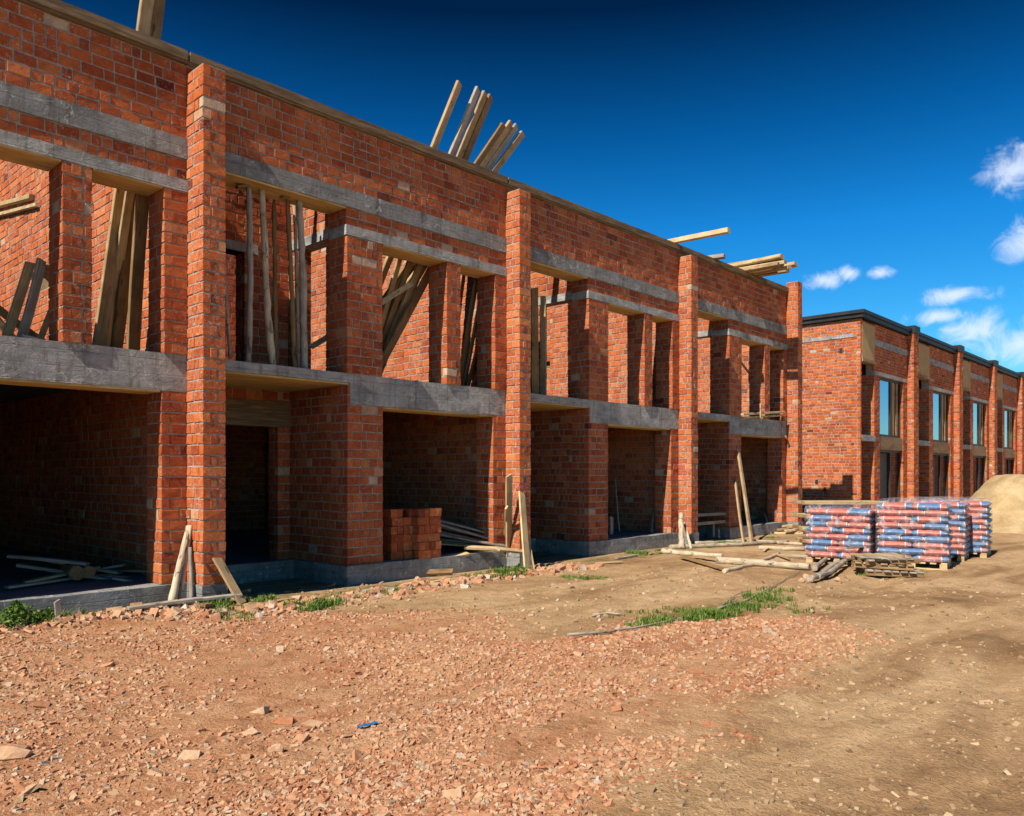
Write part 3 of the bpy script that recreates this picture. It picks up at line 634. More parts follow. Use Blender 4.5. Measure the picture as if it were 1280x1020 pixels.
# left-most opening
plank('round edged pale board leaning at the left edge of the photo on the upper floor', P(8, 422, D+.8), P(38, 328, D+.75), .11, .05, 'new', Vector((.4, -1, 0)))
plank('grey board leaning beside the pier at the left edge, right of the pale one', P(27, 422, D+.7), P(52, 325, D+.65), .11, .05, 'grey', Vector((.4, -1, 0)))
plank('horizontal brown board joining the leaning grey board to the pier at the left edge', P(48, 332, D+.72), P(70, 352, D+.9), .14, .04, 'tan', Vector((.2, -1, 0)))
plank('short thin stake leaning behind the leftmost pier on the upper floor', P(50, 425, D+1.0), P(67, 382, D+1.0), .07, .04, 'tan', Vector((.4, -1, 0)))
pw = PX0
plank('upper of two boards bridging the dark niche in the sunlit party wall at the left', PX(-30, 264, pw-.05), PX(40, 246, pw-.05), .09, .10, 'tan', Vector((-1, 0, 0)))
plank('lower of two boards bridging the dark niche in the sunlit party wall at the left', PX(-30, 275, pw-.04), PX(47, 256, pw-.04), .07, .08, 'new', Vector((-1, 0, 0)))
plank('thin board crossing low behind the two leaning boards at the left edge of the photo', P(-10, 380, D+1.1), P(60, 432, D+1.2), .10, .03, 'brown', Vector((.2, -1, 0)))
plank('pale board leaning the other way at the left edge on the upper floor', P(22, 430, D+1.3), P(-8, 395, D+1.3), .10, .03, 'tan', Vector((.2, -1, 0)))
plank('low flat board on the upper floor beam behind the leftmost pier', P(24, 420, D+.3), P(66, 432, D+.35), .16, .03, 'grey', Vector((0, 0, 1)))
# balcony props in the recess beside the nearest pillar
ypz = D+.22
pole('straight grey pole propping the beam above the balcony, first from the nearest pillar', [P(311, 455, ypz), P(313, 340, ypz), P(311, 228, ypz)], .042, 'grey', 'timber_prop', 'prop', None, .95)
pole('curved pale pole propping the beam above the balcony, second from the nearest pillar', [P(341, 460, ypz), P(334, 380, ypz), P(331, 300, ypz), P(326, 228, ypz)], .05, 'pole', 'timber_prop', 'prop', None, .85)
pole('thin reddish pole propping the beam above the balcony, third from the nearest pillar', [P(369, 462, ypz+.1), P(365, 370, ypz+.1), P(359, 240, ypz+.1)], .038, 'brown', 'timber_prop', 'prop', None, .9)
pole('thick knotty pole propping the beam above the balcony, nearest to the wide brick pier', [P(381, 462, ypz), P(379, 350, ypz), P(374, 244, ypz)], .052, 'grey', 'timber_prop', 'prop', None, .9)
pole('thin pale stick leaning against the nearest pillar on the balcony', [P(288, 448, ypz+.2), P(280, 330, ypz+.2)], .026, 'pole', 'timber_prop', 'prop', None, .8)
pole('thin dark pole standing right behind the curved pale balcony prop', [P(345, 458, ypz+.35), P(342, 232, ypz+.35)], .034, 'brown', 'timber_prop', 'prop', None, .9)
pole('slender pale pole standing just right of the thin reddish balcony prop', [P(373, 460, ypz+.4), P(371, 350, ypz+.4), P(368, 246, ypz+.4)], .03, 'pole', 'timber_prop', 'prop', None, .9)
plank('short cap board on top of the first prop under the balcony beam', P(296, 234, ypz), P(325, 229, ypz)+Vector((0, 0, -.02)), .10, .04, 'brown', Vector((0, 0, 1)))
plank('short cap board on top of the thickest prop under the balcony beam', P(352, 246, ypz), P(392, 246, ypz), .10, .035, 'brown', Vector((0, 0, 1)))
plank('board leaning low in the doorway behind the thick balcony prop', P(388, 434, D+1.0), P(414, 418, D+.95), .09, .03, 'new', Vector((0, -1, .4)))
# bay 3 balcony, bay 4
plank('tall pale upright board behind the second pillar on the upper floor', P(679, 497, D+.9), P(679, 370, D+.9), .12, .05, 'new', Vector((-1, -.3, 0)))
plank('dark upright board against the side of the second pillar on the upper floor', P(669, 495, D+.5), P(668, 360, D+.5), .16, .04, 'brown', Vector((-.5, -1, 0)))
plank('diagonal board leaning across the last upper opening', P(969, 512, D+1.1), P(926, 452, D+1.1), .06, .05, 'tan', Vector((0, -1, 0)))
plank('upper of two yellow boards laid across the sill of the last upper opening', P(927, 518, D-.08), P(979, 515, D-.08), .10, .06, 'new', Vector((0, 0, 1)))
plank('lower of two yellow boards laid across the sill of the last upper opening', P(927, 522, D-.04), P(979, 519, D-.04), .12, .05, 'new', Vector((0, 0, 1)))
plank('short upright board below the yellow sill boards in the last upper opening', P(951, 527, D-.14), P(951, 505, D-.14), .08, .03, 'new', Vector((0, -1, 0)))
pole('bent stick hanging down the left face of the last pillar', [P(982, 545, D-.12), P(988, 560, D-.1), P(991, 575, D-.1)], .03, 'brown', 'wooden_stick', 'stick', None, .6)
# roof: timbers lying across the coping
plank('single long pale beam jutting out over the roof edge above the third pillar', Vector((16.72, D+1.0, ZC1+.08)), P(911, 288, D-1.35), .14, .12, 'new', Vector((0, 0, 1)))
zc = ZC1+.05
for i, (dx, dz, lab) in enumerate(((-.46, 0, 'leftmost in the bottom layer'), (-.22, .0, 'second in the bottom layer'), (.02, .0, 'third in the bottom layer'), (.27, .0, 'rightmost in the bottom layer'),
                                   (-.34, .115, 'left in the middle layer'), (-.06, .12, 'middle of the middle layer'), (.20, .115, 'right in the middle layer'), (-.18, .235, 'on top to the left'), (.12, .24, 'on top to the right'), (-.03, .34, 'highest of all'))):
    x0 = 21.0+dx; plank('pale board of the roof edge bundle, ' + lab, Vector((x0-.15*random.random(), D+.95, zc+dz+.02)), Vector((x0+random.uniform(-.22, .16), D-.62-random.uniform(0, .5), zc+dz+random.uniform(-.02, .05))), .20, .095, 'new' if i % 3 else 'tan', Vector((random.uniform(-.25, .25), 0, 1)))
plank('short pale block end lying on the roof edge left of the board bundle', Vector((18.6, D+.3, ZC1+.05)), Vector((18.75, D-.3, ZC1+.06)), .20, .1, 'grey', Vector((0, 0, 1)))
# ---- ground floor timbers
pole('thick pale pole leaning in front of the nearest pillar, left of the thin stick', [GBp(214, D-.42), P(236, 658, D-.10)], .05, 'pole', knots=True)
pole('second pale pole leaning close behind the thick one at the nearest pillar', [GBp(224, D-.35), P(238, 657, D-.12)], .035, 'pole')
pole('thin short upright stick beside the foot of the nearest pillar', [GBp(240, D-.62), P(238, 684, D-.50)], .028, 'grey')
plank('tan board leaning against the front of the nearest pillar foot', GBp(303, D-.85), P(271, 698, D-.50), .13, .035, 'tan', Vector((.3, -1, .3)))
for lb, p0, p1, w, mt in (('long flat board on the ground in front of the nearest pillar', (200, 764), (300, 752), .13, 'grey'), ('rotten board lying leftmost before the nearest pillar footing', (160, 768), (250, 757), .12, 'grey'), ('short brown board crossing the boards before the nearest pillar', (205, 755), (262, 762), .12, 'brown'), ('stubby board end at the foot of the leaning tan board', (272, 748), (312, 746), .10, 'tan')):
    plank(lb, GG(*p0, .07), GG(*p1, .09), w, .035, mt, Vector((0, 0, 1)))
plank('upright grey stone like splinter standing in the soil near the left edge', GBp(72, D-.5), GBp(71, D-.5)+Vector((0, 0, .24)), .06, .03, 'grey', Vector((0, -1, 0)))
plank('dark reddish board lying against the foundation in front of the brick stacks', GG(497, 721, .06), GG(566, 719, .06), .10, .06, 'brown', Vector((.2, -1, .6)))
for lb, p0, p1, w, yy in (('tallest pale board leaning on the second pillar, left one', (637, 708), (636, 594), .17, D-.42), ('wide pale board leaning on the second pillar, right one', (659, 714), (652, 616), .17, D-.50), ('short pale board at the left edge of those leaning on the second pillar', (632, 704), (633, 634), .08, D-.38)):
    a = GG(*p0); plank(lb, a, P(p1[0], p1[1], yy), w, .035, 'new', Vector((.1, -1, 0)))
plank('narrow tapered board leaning away on the right of the second pillar foot', GG(668, 713), P(654, 640, D-.4), .13, .03, 'tan', Vector((.8, -1, 0)))
plank('short board nailed across the feet of the boards at the second pillar', P(622, 686, D-.55), P(657, 690, D-.62), .10, .04, 'new', Vector((0, -.6, 1)))
for k, (za, zb_) in enumerate(((606, 14), (640, 14))):
    pass
pole('pale split post standing at the foot of the third pillar', [GG(852, 686), P(851, 642, D-.4)], .07, 'pole', taper=.8)
pole('forked thin stick beside the split post at the third pillar', [GG(864, 686), P(856, 656, D-.42)], .035, 'pole')
plank('long pole like board leaning on the last wide pier, right one', GG(940, 681), P(923, 566, D-.05), .10, .06, 'tan', Vector((-.3, -1, 0)))
plank('thinner board leaning on the last wide pier, left one', GG(930, 681), P(919, 600, D-.03), .07, .05, 'tan', Vector((-.3, -1, 0)))
hr = empty('wooden_railing', P(870, 684, D+.1), 'makeshift grey wooden railing across the dark entrance right of the third pillar', 'railing')
plank('', P(871, 644, D+.1), P(917, 642, D+.1), .08, .04, 'grey', name='rail', parent=hr); plank('', P(871, 655, D+.12), P(916, 651, D+.12), .08, .04, 'grey', name='rail', parent=hr)
plank('', P(892, 672, D+.15), P(892, 653, D+.15), .06, .04, 'grey', name='post', parent=hr); plank('', P(914, 686, D+.05), P(916, 643, D+.05), .10, .06, 'grey', name='post', parent=hr)
# ---- poles on the ground in front of the far bays
zz0 = .05
for lb, pts, r_ in (
    ('long segmented pole on the ground, farthest of the pale poles by the third pillar', [(838, 686), (920, 683), (985, 679)], .055),
    ('pale pole lying just in front of the farthest one', [(828, 692), (903, 698)], .06),
    ('short pale pole ending against the first bag pallet, farther one', [(948, 687), (1006, 689)], .055),
    ('thick cream pole nearest to the viewer, its right end by the bag pallets', [(897, 704), (950, 708), (1012, 713)], .075),
    ('crooked pale stick lying under the thick cream pole', [(905, 716), (940, 708), (974, 694)], .04),
    ('thin pole lying behind the farthest long pole', [(868, 681), (940, 678), (1003, 682)], .045)):
    pole(lb, [GG(x_, y_, r_*.8) for x_, y_ in pts], r_)
plank('reddish brown board lying slanted among the pale poles', GG(853, 699, .05), GG(905, 714, .04), .14, .03, 'brown', Vector((0, 0, 1)))
plank('tan board beside the reddish one among the pale poles', GG(868, 698, .04), GG(918, 706, .04), .12, .03, 'tan', Vector((0, 0, 1)))
def stick(label, pts, r_=.014): pole(label, [GG(x_, y_, .03) for x_, y_ in pts], r_, 'grey', 'branch', 'branch', None, .4, True, 6)
stick('thin bare branch reaching over the grass towards the poles', [(898, 763), (930, 755), (955, 742), (975, 730), (1000, 716)])
stick('long thin bare branch lying left of the grass clump', [(710, 797), (760, 793), (800, 787), (835, 779), (866, 776)], .016)
stick('small pale twig on bare soil left of the grass', [(740, 772), (760, 769), (778, 771)], .02)
stick('forked pale twig by the long branch', [(900, 762), (918, 747), (934, 741)], .012)
for lb, p in (('grey crooked log in front of the broken pallets, nearest', [(1013, 730), (1040, 722), (1062, 706)]), ('grey crooked log leaning inward, middle of the three before the pallets', [(1022, 727), (1045, 712), (1075, 703)]), ('grey crooked log farthest of the three before the pallets', [(1018, 716), (1035, 703), (1060, 697)])):
    pole(lb, [GG(x_, y_, .08+.03*k) for k, (x_, y_) in enumerate(p)], .045, 'grey', 'log', 'log', None, .7)
def rock(label, c, s, m='chips', name='stone', cat='stone'):
    bmv = []; import bmesh
    bm = bmesh.new(); bmesh.ops.create_icosphere(bm, subdivisions=2, radius=1)
    sd_ = random.random()*50
    for v in bm.verts:
        k = 1+.28*math.sin(v.co.x*3+sd_)*math.cos(v.co.y*4+sd_)+random.uniform(-.06, .06); v.co = Vector((v.co.x*s[0]*k, v.co.y*s[1]*k, v.co.z*s[2]*k))
    me = bpy.data.meshes.new(name); bm.to_mesh(me); bm.free(); me.materials.append(M[m])
    a = me.attributes.new('tone', 'FLOAT', 'FACE'); a.data.foreach_set('value', [random.choice((.72, .8, .88))]*len(me.polygons))
    o = bpy.data.objects.new(name, me); S.collection.objects.link(o); o.location = c; o.rotation_euler = (0, 0, random.random()*6); return tag(o, label, cat)
rock('round pale stone at the left end of the grey logs', GG(1009, 727, .05), (.09, .08, .08)); rock('small stone just left of the round pale one', GG(1002, 728, .03), (.05, .05, .04)); rock('small pale stone right of the grey logs', GG(1047, 727, .03), (.05, .04, .04))
rock('large flat stone at the left edge of the foreground', GG(8, 945, .01), (.15, .10, .05)); rock('round buff stone in the foreground rubble, left of centre', GG(345, 940, .015), (.05, .04, .035))
rock('pale stone on the soil below the dark board at the brick stacks', GG(522, 727, .03), (.07, .05, .05)); rock('white pebble beside the grass right of the rubble ridge', GG(1015, 766, .02), (.035, .03, .025))
# ---- blue scrap
mb = MB(); p = GG(455, 911, .012)
vs = []; 
for k in range(6):
    a = k/5; vs += [(p.x+.03*k-.04, p.y-.012+.004*math.sin(k*2), p.z+.012*abs(math.sin(k*1.7))), (p.x+.03*k-.045, p.y+.022+.003*math.cos(k), p.z+.016*abs(math.cos(k*1.3)))]
mb.quadset(vs, [(2*k, 2*k+2, 2*k+3, 2*k+1) for k in range(5)], 0, .5)
tag(mb.build('plastic_scrap', [M['blue_plastic']]), 'small crumpled blue plastic scrap on the foreground rubble', 'scrap')
# ---- brick stacks in the garage opening
def brick_stack(label, x0, x1, y0, y1, rows):
    mb = MB(); z = ZB-.003; w = x1-x0; d = y1-y0
    for k in range(rows):
        h = .138; sh = random.uniform(-.012, .012)
        nb, nd_ = (max(1, round(w/.26)), max(1, round(d/.13))) if k % 2 == 0 else (max(1, round(w/.13)), max(1, round(d/.26)))
        for a in range(nb):
            for c in range(nd_):
                if k == rows-1 and c < 2 and random.random() < .3: continue
                bx_ = x0+w*a/nb+sh+random.uniform(-.005, .005); by_ = y0+d*c/nd_+random.uniform(-.012, .012)
                mb.box(bx_+.006, bx_+w/nb-.006, by_+.004, by_+d/nd_-.006, z+.003, z+h, 0, .15+.8*random.random(), .004)
        z += h+.003
    return tag(mb.build('brick_stack', BR), label, 'brick stack')
brick_stack('lower left stack of new red bricks inside the garage opening, beside the wide pier', fx(483, D+.25), fx(514, D+.25), D+.12, D+.7, 6)
brick_stack('front right stack of new red bricks at the edge of the garage opening', 8.72, 9.24, D-.045, D+.5, 6)
for k in range(12):
    y0 = D+.25+.11*(k % 5)+random.uniform(-.03, .03); z = ZB+.03+.045*(k//2.2); xl = fx(552, y0)+random.uniform(-.1, .2)
    plank('grey board in the heap beside the brick stacks, ' + ('bottom at the front', 'bottom second from the front', 'bottom in the middle', 'bottom fourth from the front', 'bottom at the back', 'sloping at the front', 'sloping second', 'sloping in the middle', 'sloping fourth', 'sloping at the back', 'topmost at the front', 'topmost behind')[k],
          Vector((xl, y0+.3, z+.16+.02*k)), Vector((xl+1.15+random.uniform(0, .35), y0-.15*(k % 3), ZB+.03+.012*k)), .12, .03, 'grey' if k % 3 else 'tan', Vector((0, -.2, 1)))
plank('pale board sticking out over the plinth beside the second pillar', P(580, 684, D+.1), P(622, 686, D-.2), .14, .05, 'new', Vector((0, -.2, 1)))
plank('short pale offcut on the plinth edge right of the brick stacks', P(558, 697, D+.05), P(584, 692, D+.0), .14, .05, 'new', Vector((0, -.2, 1)))
plank('grey plank leaning upright against the dark wall inside the garage behind the board heap', P(594, 655, D+1.6), P(597, 598, D+1.9), .16, .03, 'grey', Vector((0, -1, 0)))
# garage of the nearest bay: dim boards and log ends
for k, (p0, p1, lb) in enumerate((((20, 706), (140, 725), 'lowest'), ((60, 700), (150, 716), 'second'), ((10, 695), (110, 705), 'third'), ((70, 712), (160, 722), 'rightmost'))):
    plank('dim board in the heap on the garage floor left of the nearest pillar, ' + lb, P(p0[0], p0[1], D+1.7), P(p1[0], p1[1], D+1.2), .14, .04, 'grey', Vector((0, 0, 1)))
for x_, lb in ((96, 'left'), (112, 'right')):
    a = P(x_, 716, D+1.0); pole('thick cut log lying end on in the nearest garage, %s one' % lb, [a, a+Vector((.1, .9, 0))], .085, 'brown', 'log', 'log', None, .95)
plank('broad sheet offcut on the garage floor beside the jamb of the nearest bay', P(140, 722, D+.9), P(178, 728, D+.8), .22, .03, 'grey', Vector((0, 0, 1)))
for k, (x_, z_, mt) in enumerate(((8, .04, 'grey'), (30, .05, 'tan'), (55, .04, 'brown'), (80, .06, 'grey'), (120, .05, 'tan'))):
    a_ = P(x_, 715, D+.9+.25*k); a_.z = ZB+z_; plank('dim scrap board scattered on the nearest garage floor, ' + ('first', 'second', 'third', 'fourth', 'fifth')[k] + ' from the left', a_, a_+Vector((1.1-.15*k, .5-.3*k, .10*(k % 2))), .13, .03, mt, Vector((0, 0, 1)))
for k, (x_, y_, dx, dy, mt) in enumerate(((330, 757, .5, .1, 'tan'), (455, 741, .45, -.12, 'grey'), (540, 730, .5, .05, 'new'), (590, 724, .4, -.15, 'grey'), (700, 712, .7, .1, 'tan'), (745, 706, .55, -.2, 'new'), (770, 700, .8, .05, 'grey'), (812, 694, .7, -.1, 'tan'))):
    a_ = GG(x_, y_, .03); b_ = a_+Vector((dx, dy, 0)); b_.z = gz(b_.x, b_.y)+.035; plank('short scrap board on the dirt along the foundation, ' + ('first', 'second', 'third', 'fourth', 'fifth', 'sixth', 'seventh', 'eighth')[k] + ' from the left', a_, b_, .08, .025, mt, Vector((.1, 0, 1)), group='scrap boards along the foundation')
# garage of bay 3
pole('long handled tool leaning in the dark garage behind the third pillar bay', [P(775, 672, D+1.2), P(772, 640, D+1.3), P(769, 598, D+1.5)], .022, 'grey', 'tool_handle', 'tool')
plank('grey triangular offcut leaning on the jamb in the dark garage left of the third pillar', P(816, 668, D+.5), P(822, 637, D+.7), .26, .03, 'grey', Vector((0, -1, 0)))
plank('small upright offcut beside the wide pier in the dark garage left of the third pillar', P(764, 668, D+.4), P(764, 646, D+.5), .12, .03, 'grey', Vector((0, -1, 0)))
# garage of bay 4
for k in range(7):
    y0 = D+.9+.06*k; plank('board of the untidy heap in the last garage, ' + ('lowest', 'second lowest', 'third lowest', 'middle', 'third from the top', 'second from the top', 'topmost')[k],
          P(934+k, 668-7*k, y0), P(962-random.randint(0, 8), 660-5*k+random.randint(-4, 4), y0-.3), .14, .04, 'new' if k % 2 else 'grey', Vector((0, -.3, 1)))
pole('bent stick lying out of the last garage over its plinth', [P(955, 640, D+.6), P(961, 660, D), P(966, 672, D-.1)], .025, 'grey', 'wooden_stick', 'stick')
# low pile of offcuts between the last pillar and the bag pallets
for k in range(10):
    p0 = GG(968+3.4*k, 668-1.1*(k % 4)); plank('yellow timber offcut in the small heap left of the bag pallets, ' + ('first', 'second', 'third', 'fourth', 'fifth', 'sixth', 'seventh', 'eighth', 'ninth', 'tenth')[k] + ' from the left',
          p0+Vector((0, 0, .04+.07*(k % 3))), p0+Vector((.7*random.uniform(.3, 1), -.5+random.uniform(-.3, .5), .05+.08*(k % 3))), .13, .06, ('new', 'tan', 'new', 'brown')[k % 4], Vector((0, 0, 1)))
# timber stack behind the first bag pallet
tsx, tsy = 20.3, 8.6
for k in range(8):
    lay = k//2; yy = tsy-.05-.32*(k % 2); plank('long board of the timber stack behind the first bag pallet, ' + ('bottom back', 'bottom front', 'second layer back', 'second layer front', 'third layer back', 'third layer front', 'top layer back', 'top layer front')[k],
          Vector((18.6+.3*(k % 2)+.2*random.random(), 8.0+.3*(k % 2), .12+.30*lay)), Vector((19.9+.3*(k % 2)+.2*random.random(), 6.6+.3*(k % 2), .12+.30*lay)), .26+.1*random.random(), .08, ('brown', 'tan', 'tan', 'new')[(lay+k) % 4], Vector((0, 0, 1)))
for k in range(7):
    a_ = GG(955+16*k, 690+4.2*(k % 3)+1.5*k, .04); an = (.3, -1.2, .8, -.5, 1.6, -.9, .1)[k]; b_ = a_+Vector((.75*math.cos(an), .75*math.sin(an), 0)); b_.z = gz(b_.x, b_.y)+.05
    plank('thin scrap lath on the dirt left of the bag pallets, ' + ('first', 'second', 'third', 'fourth', 'fifth', 'sixth', 'seventh')[k] + ' from the left', a_, b_, .06, .022, ('new', 'grey', 'tan')[k % 3], Vector((0, 0, 1)), group='thin scrap laths left of the bag pallets')
# ================================================================== cement bag pallets
def bag_mat(name, mid, end, side):
    m, nt, b = mat(name); v = objco(nt); s = nd(nt, 'ShaderNodeSeparateXYZ'); nt.links.new(v, s.inputs[0])
    ax = mth(nt, 'ABSOLUTE', s.outputs[0]); wob = noise(nt, v, 7, 3, .6); ax = mth(nt, 'ADD', ax, mth(nt, 'MULTIPLY', mth(nt, 'SUBTRACT', wob, .5), .05))
    c = ramp(nt, mth(nt, 'MULTIPLY', ax, 3), [(0, mid), (.50, mid), (.52, (.62, .60, .58)), (.56, (.62, .60, .58)), (.58, end), (.80, end), (.83, side), (1, side)])
    az = mth(nt, 'ABSOLUTE', s.outputs[2]); 
    n = noise(nt, scl(nt, v, (1, 1, 2)), 16, 4, .6); c = mix(nt, ramp(nt, n, [(.60, 0), (.68, .6)]), c, (.60, .56, .55))
    d = noise(nt, v, 5, 4, .6); c = mix(nt, .5, c, ramp(nt, d, [(.3, (.6, .58, .56)), (.6, (1.1, 1.1, 1.1))]), 'MULTIPLY')
    nt.links.new(c, b.inputs['Base Color']); b.inputs['Roughness'].default_value = .45; b.inputs['Specular IOR Level'].default_value = .5
    bump(nt, b, noise(nt, v, 22, 4, .6, 1), .012, .7); return m
REDB, BLUB, GRYB = (.52, .125, .08), (.075, .165, .34), (.28, .27, .28)
M['bagA'] = bag_mat('paper_bag_red_middle', REDB, BLUB, GRYB); M['bagB'] = bag_mat('paper_bag_blue_middle', BLUB, REDB, GRYB); M['bagC'] = bag_mat('paper_bag_red', REDB, REDB, BLUB)
def film():
    m = bpy.data.materials.new('shrink_film'); m.use_nodes = True; nt = m.node_tree; b = nt.nodes['Principled BSDF']
    b.inputs['Base Color'].default_value = (.75, .77, .82, 1); b.inputs['Roughness'].default_value = .38
    tr = nd(nt, 'ShaderNodeBsdfTransparent'); mx = nd(nt, 'ShaderNodeMixShader'); out = nt.nodes['Material Output']
    n = noise(nt, scl(nt, objco(nt), (1, 1, 1)), 5, 5, .65, 1.5); f = ramp(nt, n, [(.44, .03), (.58, .13), (.68, .5)])
    nt.links.new(f, mx.inputs[0]); nt.links.new(tr.outputs[0], mx.inputs[1]); nt.links.new(b.outputs[0], mx.inputs[2]); nt.links.new(mx.outputs[0], out.inputs[0])
    bump(nt, b, noise(nt, objco(nt), 18, 4, .6, 1.5), .02, .9); return m
M['film'] = film()
def bag_mesh(lx, ly, h, m):
    nu, nv_ = 10, 7; v = []; f = []
    def prof(a): return max(0., 1-abs(a)**4)**.5
    for sgn in (-1, 1):
        for i in range(nu+1):
            for j in range(nv_+1):
                a = -1+2*i/nu; b_ = -1+2*j/nv_; aa = math.sin(a*math.pi/2)*.5+a*.5; bb = math.sin(b_*math.pi/2)*.5+b_*.5
                z = sgn*h*.5*(.12+.88*prof(aa)*prof(bb))
                v.append((aa*lx/2*(1+.02*random.uniform(-1, 1)), bb*ly/2*(1+.03*random.uniform(-1, 1)), z+random.uniform(-.004, .004)))
    K = (nu+1)*(nv_+1)
    for i in range(nu):
        for j in range(nv_):
            a = i*(nv_+1)+j; f.append((a, a+1, a+nv_+2, a+nv_+1)); f.append((K+a, K+a+nv_+1, K+a+nv_+2, K+a+1))
    ring = [i*(nv_+1) for i in range(nu+1)]+[nu*(nv_+1)+j for j in range(1, nv_+1)]+[i*(nv_+1)+nv_ for i in range(nu-1, -1, -1)]+[j for j in range(nv_-1, 0, -1)]
    for a, b_ in zip(ring, ring[1:]+ring[:1]): f.append((a, b_, K+b_, K+a))
    me = bpy.data.meshes.new('bag'); me.from_pydata(v, [], f); me.materials.append(M[m]); me.update(); me.polygons.foreach_set('use_smooth', [True]*len(f)); return me
bagsL = [bag_mesh(.60, .42, .135, m_) for m_ in ('bagA', 'bagA', 'bagC', 'bagB')]; bagsS = [bag_mesh(.42, .42, .135, m_) for m_ in ('bagA', 'bagC', 'bagB')]
def pallet_of_bags(label, corner, ang, rows, W_=1.16, Dp=.86):
    """corner = ground point of the left front corner of the sunlit face; the face runs along local X"""
    c = Vector((corner.x, corner.y, gz(corner.x, corner.y)-.01)); R = Matrix.Rotation(ang, 4, 'Z')
    ct = c+(R @ Vector((W_/2, Dp/2, 0))); root = empty('bag_pallet', ct, label, 'cement bags', 'shrink wrapped pallets of bagged cement'); root.rotation_euler = (0, 0, ang)
    def loc(o, x, y, z, rz=0, rx=0): o.parent = root; o.location = (x, y, z); o.rotation_euler = (rx, random.uniform(-.01, .01), rz); S.collection.objects.link(o)
    # wooden base
    v = MB()
    def bx(a): v.box(*a, 0, .5, .002)
    for y in (-Dp/2+.05, 0, Dp/2-.05): bx((-W_/2, W_/2, y-.05, y+.05, 0, .02))
    for y in (-Dp/2+.05, 0, Dp/2-.05):
        for x in (-W_/2+.07, 0, W_/2-.07): bx((x-.06, x+.06, y-.045, y+.045, .022, .10))
    for k in range(7): x = -W_/2+.06+k*(W_-.12)/6; bx((x-.05, x+.05, -Dp/2, Dp/2, .102, .125))
    me_o = v.build('pallet_base', [M['new']], None, origin=(0, 0, 0)); me_o.parent = root; me_o.location = (0, 0, 0)
    z = .125+.06
    for k in range(rows):
        segs = ((-.29, bagsL), (.29, bagsL)) if k % 2 == 0 else ((-.385, bagsS), (0, bagsS), (.385, bagsS))
        for s_, bl in segs:
            for y in (-.215, .215):
                o = bpy.data.objects.new('cement_bag', random.choice(bl)); loc(o, s_+random.uniform(-.012, .012), y+random.uniform(-.02, .012), z+random.uniform(-.004, .004), random.uniform(-.03, .03)+(math.pi if random.random() < .5 else 0), random.uniform(-.03, .03))
        z += .117
    # film over the top and round the sides
    zt = z-.03; n = 18; vv = []; ff = []
    def sd2(a, b_): return .03*fbm(np.array([a*5.+corner.x]), np.array([b_*5.+corner.y]), 4)[0]
    levels = [.16, .3, .45, .6, .8, 1.0, zt-.03]; ringp = []
    per = [(-W_/2+W_*i/n, -Dp/2) for i in range(n)]+[(W_/2, -Dp/2+Dp*i/n) for i in range(n)]+[(W_/2-W_*i/n, Dp/2) for i in range(n)]+[(-W_/2, Dp/2-Dp*i/n) for i in range(n)]
    lv = [.15+(zt-.18)*i/10 for i in range(11)]+[zt+.02, zt+.045]
    for li, z_ in enumerate(lv):
        k = 1.035 if li < 11 else (1.0 if li == 11 else .9)
        for i, (x, y) in enumerate(per): d = sd2(i*.3+z_*2, z_*3)*.8; vv.append((x*(k+d*.6), y*(k+d*.6), z_+sd2(x, y)*1.3*(li > 10)))
    NP = len(per)
    for l in range(len(lv)-1):
        for i in range(NP): ff.append((l*NP+i, l*NP+(i+1) % NP, (l+1)*NP+(i+1) % NP, (l+1)*NP+i))
    base = len(vv); 
    for kk in (.6, .3):
        for i, (x, y) in enumerate(per): vv.append((x*kk, y*kk, zt+.055+sd2(x*kk*2, y*kk*2)*1.6))
    for l in range(2):
        for i in range(NP): o_ = (len(lv)-1+l)*NP; ff.append((o_+i, o_+(i+1) % NP, o_+NP+(i+1) % NP, o_+NP+i))
    vv.append((0, 0, zt+.06)); cidx = len(vv)-1; o_ = (len(lv)+1)*NP
    for i in range(NP): ff.append((o_+i, o_+(i+1) % NP, cidx))
    me = bpy.data.meshes.new('shrink_wrap'); me.from_pydata(vv, [], ff); me.materials.append(M['film']); me.update(); me.polygons.foreach_set('use_smooth', [True]*len(ff))
    fo = bpy.data.objects.new('shrink_wrap', me); S.collection.objects.link(fo); fo.parent = root
    return root
# local X runs from the far-left end of the sunlit face to the near-right end
def face_ang(a, b_): return math.atan2(b_.y-a.y, b_.x-a.x)
gA, gB = G(1008, 705), G(1092, 707)
aa = math.atan2(-1.11, .10)
pallet_of_bags('nearest left pallet of red and blue cement bags, beside the grey logs', G(1007, 703), aa, 8)
pallet_of_bags('widest pallet of red and blue cement bags, second from the left behind the broken pallets', G(1096, 708), math.atan2(-1.11, .20), 9)
pallet_of_bags('narrow looking cement bag pallet between the widest one and the rightmost one', G(1206, 702)-1.16*Vector((.143, -.99, 0)), math.atan2(-1.11, .16), 9)
pallet_of_bags('rightmost and farthest pallet of cement bags, close to the sand heap', G(1234, 697)-1.16*Vector((.125, -.992, 0)), math.atan2(-1.11, .14), 9)
